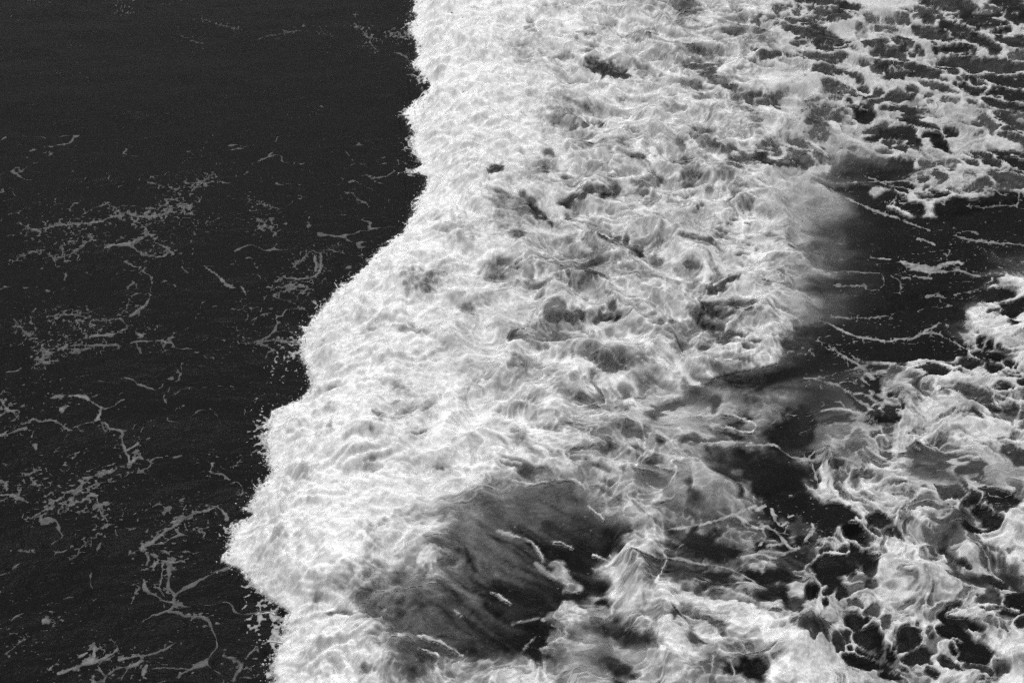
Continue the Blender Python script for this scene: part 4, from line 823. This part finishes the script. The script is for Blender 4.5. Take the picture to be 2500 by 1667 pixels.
def foam_thing(name, code, big=40, part='foam_strand', rest='foam_island', parent=None):
    '''a thing of floating foam: every piece one can tell apart is a part, the crumbs are one part'''
    q = CQ[lab == code]
    if len(q) < 6: return None
    u, inv = np.unique(q, return_inverse=True); q = inv.reshape(-1, 4).astype(np.int32)
    comp = components(q, len(u)); ids, cnt = np.unique(comp, return_counts=True)
    o_ = np.argsort(-cnt); ids = ids[o_]; cnt = cnt[o_]
    bigs = ids[:1].tolist() + ids[1:][cnt[1:] >= big].tolist()[:250]
    if parent is None:
        root = bpy.data.objects.new(name, None); SC.collection.objects.link(root)
        c0 = CO[u].mean(0); root.location = (float(c0[0]), float(c0[1]), float(CO[u][:, 2].min()))
    else: root = parent
    org = np.array(root.location, np.float32)
    def put(nm, sel):
        qq = q[sel]; uu, iv = np.unique(qq, return_inverse=True)
        return mesh_obj(nm, CO[u[uu]] - org, iv.reshape(-1, 4).astype(np.int32), mfoam, AL[u[uu]], root)
    for k, i_ in enumerate(bigs): put(part if k == 0 else rest, comp == i_)
    sel = ~np.isin(comp, bigs)
    if sel.any(): tag(put('foam_crumbs', sel), kind='stuff')
    return root

def piece(name, code, parent=None, mat=mfoam, min_quads=6):
    q = CQ[lab == code]
    if len(q) < min_quads: return None
    u, inv = np.unique(q, return_inverse=True)
    return mesh_obj(name, CO[u], inv.reshape(-1, 4).astype(np.int32), mat, AL[u], parent)

wave = bpy.data.objects.new('breaking_wave', None); SC.collection.objects.link(wave)
tag(wave, 'white breaking wave with a ragged front rolling left over the dark sea', 'wave')
wx, wy = pix2sea(800, 1000); wave.location = (0, 0, 0)
foam_thing('', 0, 120, 'foam_crest', 'foam_clot', wave); foam_thing('', 1, 120, 'foam_wash', 'foam_island', wave)
lace = piece('lacy_spray', 91, wave)
if lace: tag(lace, kind='stuff')
for n_, k in enumerate(keys):
    if k == 'wash': continue
    nm, lb, ct = LABELS[k]
    o = foam_thing(nm, n_ + 1, 120, 'foam_sheet', 'foam_island')
    if o: tag(o, lb, ct, 'patches of foam left behind the wave')
for i, (nm, lb, grp, tn, pcs) in enumerate(RIB):
    o = foam_thing(nm, 100 + i, 30, 'foam_strand', 'foam_strand')
    if o: tag(o, lb, 'foam', grp)
    else: print('EMPTY RIBBON', i, lb)
o = piece('foam_flecks', 90)
if o: tag(o, 'tiny scattered foam flecks floating on the dark water', None, None, 'stuff')

# --- spray thrown off the front: droplets and curling tendrils
rng = np.random.default_rng(3)
def surf_z(px, py):
    i = min(NR - 1, int(np.searchsorted(PY, py))); j = min(NC - 1, int(np.searchsorted(PX, px)))
    return float(H[i, j])
OC = np.array([(1, 0, 0), (-1, 0, 0), (0, 1, 0), (0, -1, 0), (0, 0, 1), (0, 0, -1)], np.float32)
OF = np.array([(0, 2, 4), (2, 1, 4), (1, 3, 4), (3, 0, 4), (2, 0, 5), (1, 2, 5), (3, 1, 5), (0, 3, 5)], np.int32)
co = []; fa = []
ND = 2600
yy = rng.uniform(-60, 1700, ND); xe = np.interp(yy, ey, ex)
off = np.minimum(rng.exponential(9, ND), 60) * rng.choice([1, 1, 1, 0.3], ND) - 4
for k in range(ND):
    r = float(np.clip(rng.lognormal(math.log(0.0055), 0.45), 0.003, 0.014))
    z = float(np.clip(0.03 + rng.exponential(0.05), 0, 0.35))
    x_, y_ = pix2sea(xe[k] - off[k], yy[k], z)
    co.append(OC * r * rng.uniform(.7, 1.3, (1, 3)).astype(np.float32) + np.array([x_, y_, z], np.float32)); fa.append(OF + 6 * k)
o = mesh_obj('spray_mist', np.vstack(co), None, mspray, None, wave, True, np.vstack(fa)); tag(o, kind='stuff')

for (px, py, r) in [(1135/1342*0+0,0,0)][:0]: pass
def ball(name, px, py, z, r, parent):
    th = np.linspace(0, math.pi, 6); ph = np.linspace(0, 2 * math.pi, 9)[:-1]
    x_, y_ = pix2sea(px, py, z)
    v = [(x_ + r * math.sin(a) * math.cos(b_), y_ + r * math.sin(a) * math.sin(b_), z + r * 1.1 * math.cos(a)) for a in th for b_ in ph]
    f = [(i * 8 + j, (i + 1) * 8 + j, (i + 1) * 8 + (j + 1) % 8, i * 8 + (j + 1) % 8) for i in range(5) for j in range(8)]
    return mesh_obj(name, np.array(v, np.float32), np.array(f, np.int32), mspray, None, parent)
for (vx, vy, r) in [(293, 803, 6), (325, 800, 5), (303, 781, 4), (328, 778, 3.5), (310, 797, 2.5), (62, 340, 3), (285, 715, 2.5), (262, 690, 2.5), (340, 770, 3)]:
    ball('droplet', 500 + vx * .4844, 1233 + vy * .4844, 0.12, r * .4844 / 250 * 1.3, wave)

def tendril(pts, r0):
    """a thin rope of thrown water, traced from the front"""
    P = smooth_poly([(a, b, c) for a, b, c in pts])
    W = [Vector((*pix2sea(a, b, c), c)) for a, b, c in P]
    v = []; f = []; K = 6
    for i, p in enumerate(W):
        d = (W[min(i + 1, len(W) - 1)] - W[max(i - 1, 0)]).normalized()
        s_ = d.cross(Vector((0, 0, 1))); s_ = s_.normalized() if s_.length > 1e-4 else Vector((1, 0, 0)); t_ = s_.cross(d)
        rr = r0 * (0.45 + 0.75 * (1 - i / len(W))) * (1 + 0.35 * math.sin(i * 2.3))
        for k in range(K):
            a = 2 * math.pi * k / K; q = p + (s_ * math.cos(a) + t_ * math.sin(a)) * rr; v.append(q[:])
        if i:
            for k in range(K): f.append(((i - 1) * K + k, (i - 1) * K + (k + 1) % K, i * K + (k + 1) % K, i * K + k))
    return mesh_obj('water_tendril', np.array(v, np.float32), np.array(f, np.int32), mspray, None, wave)
Z = lambda *p: [(900 + a * .2551, b * .2551, h) for a, b, h in p]
tendril(Z((575, 885, .16), (545, 870, .24), (510, 900, .22), (475, 950, .16), (440, 970, .12), (430, 1010, .07), (440, 1040, .04)), .009)
tendril(Z((470, 1000, .12), (480, 950, .14), (520, 930, .12)), .007)
tendril(Z((530, 740, .08), (500, 755, .1), (470, 740, .1), (420, 715, .09), (365, 720, .06)), .008)
tendril(Z((470, 250, .1), (450, 200, .15), (440, 150, .12)), .007)
tendril(Z((430, 260, .08), (400, 265, .1), (370, 255, .08)), .007)
tendril(Z((420, 1420, .08), (385, 1400, .12), (380, 1360, .12), (400, 1340, .08)), .008)
tendril(Z((390, 1105, .06), (340, 1105, .1), (285, 1100, .07)), .011)
tendril(Z((440, 1310, .08), (430, 1280, .1), (420, 1270, .06)), .007)
U = lambda *p: [(600 + a * .4836, 400 + b * .4836, h) for a, b, h in p]
tendril(U((470, 640, .06), (460, 620, .12), (448, 600, .14)), .008)
tendril(U((490, 620, .06), (480, 610, .1), (500, 600, .08)), .007)
tendril(U((850, 50, .1), (820, 45, .12), (800, 48, .06)), .008)
tendril(U((395, 720, .08), (375, 725, .1), (380, 705, .08)), .007)
tendril(U((800, 300, .04), (795, 298, .05), (790, 297, .04)), .006)
tendril([(633, 1195, .05), (627, 1191, .07), (622, 1186, .07), (618, 1181, .05)], .007)
tendril([(672, 1500, .06), (655, 1495, .08), (625, 1500, .06)], .008)
tendril([(690, 1570, .06), (660, 1565, .08), (645, 1570, .05)], .008)
print('foam quads', len(CQ), 'sea quads', len(qd))
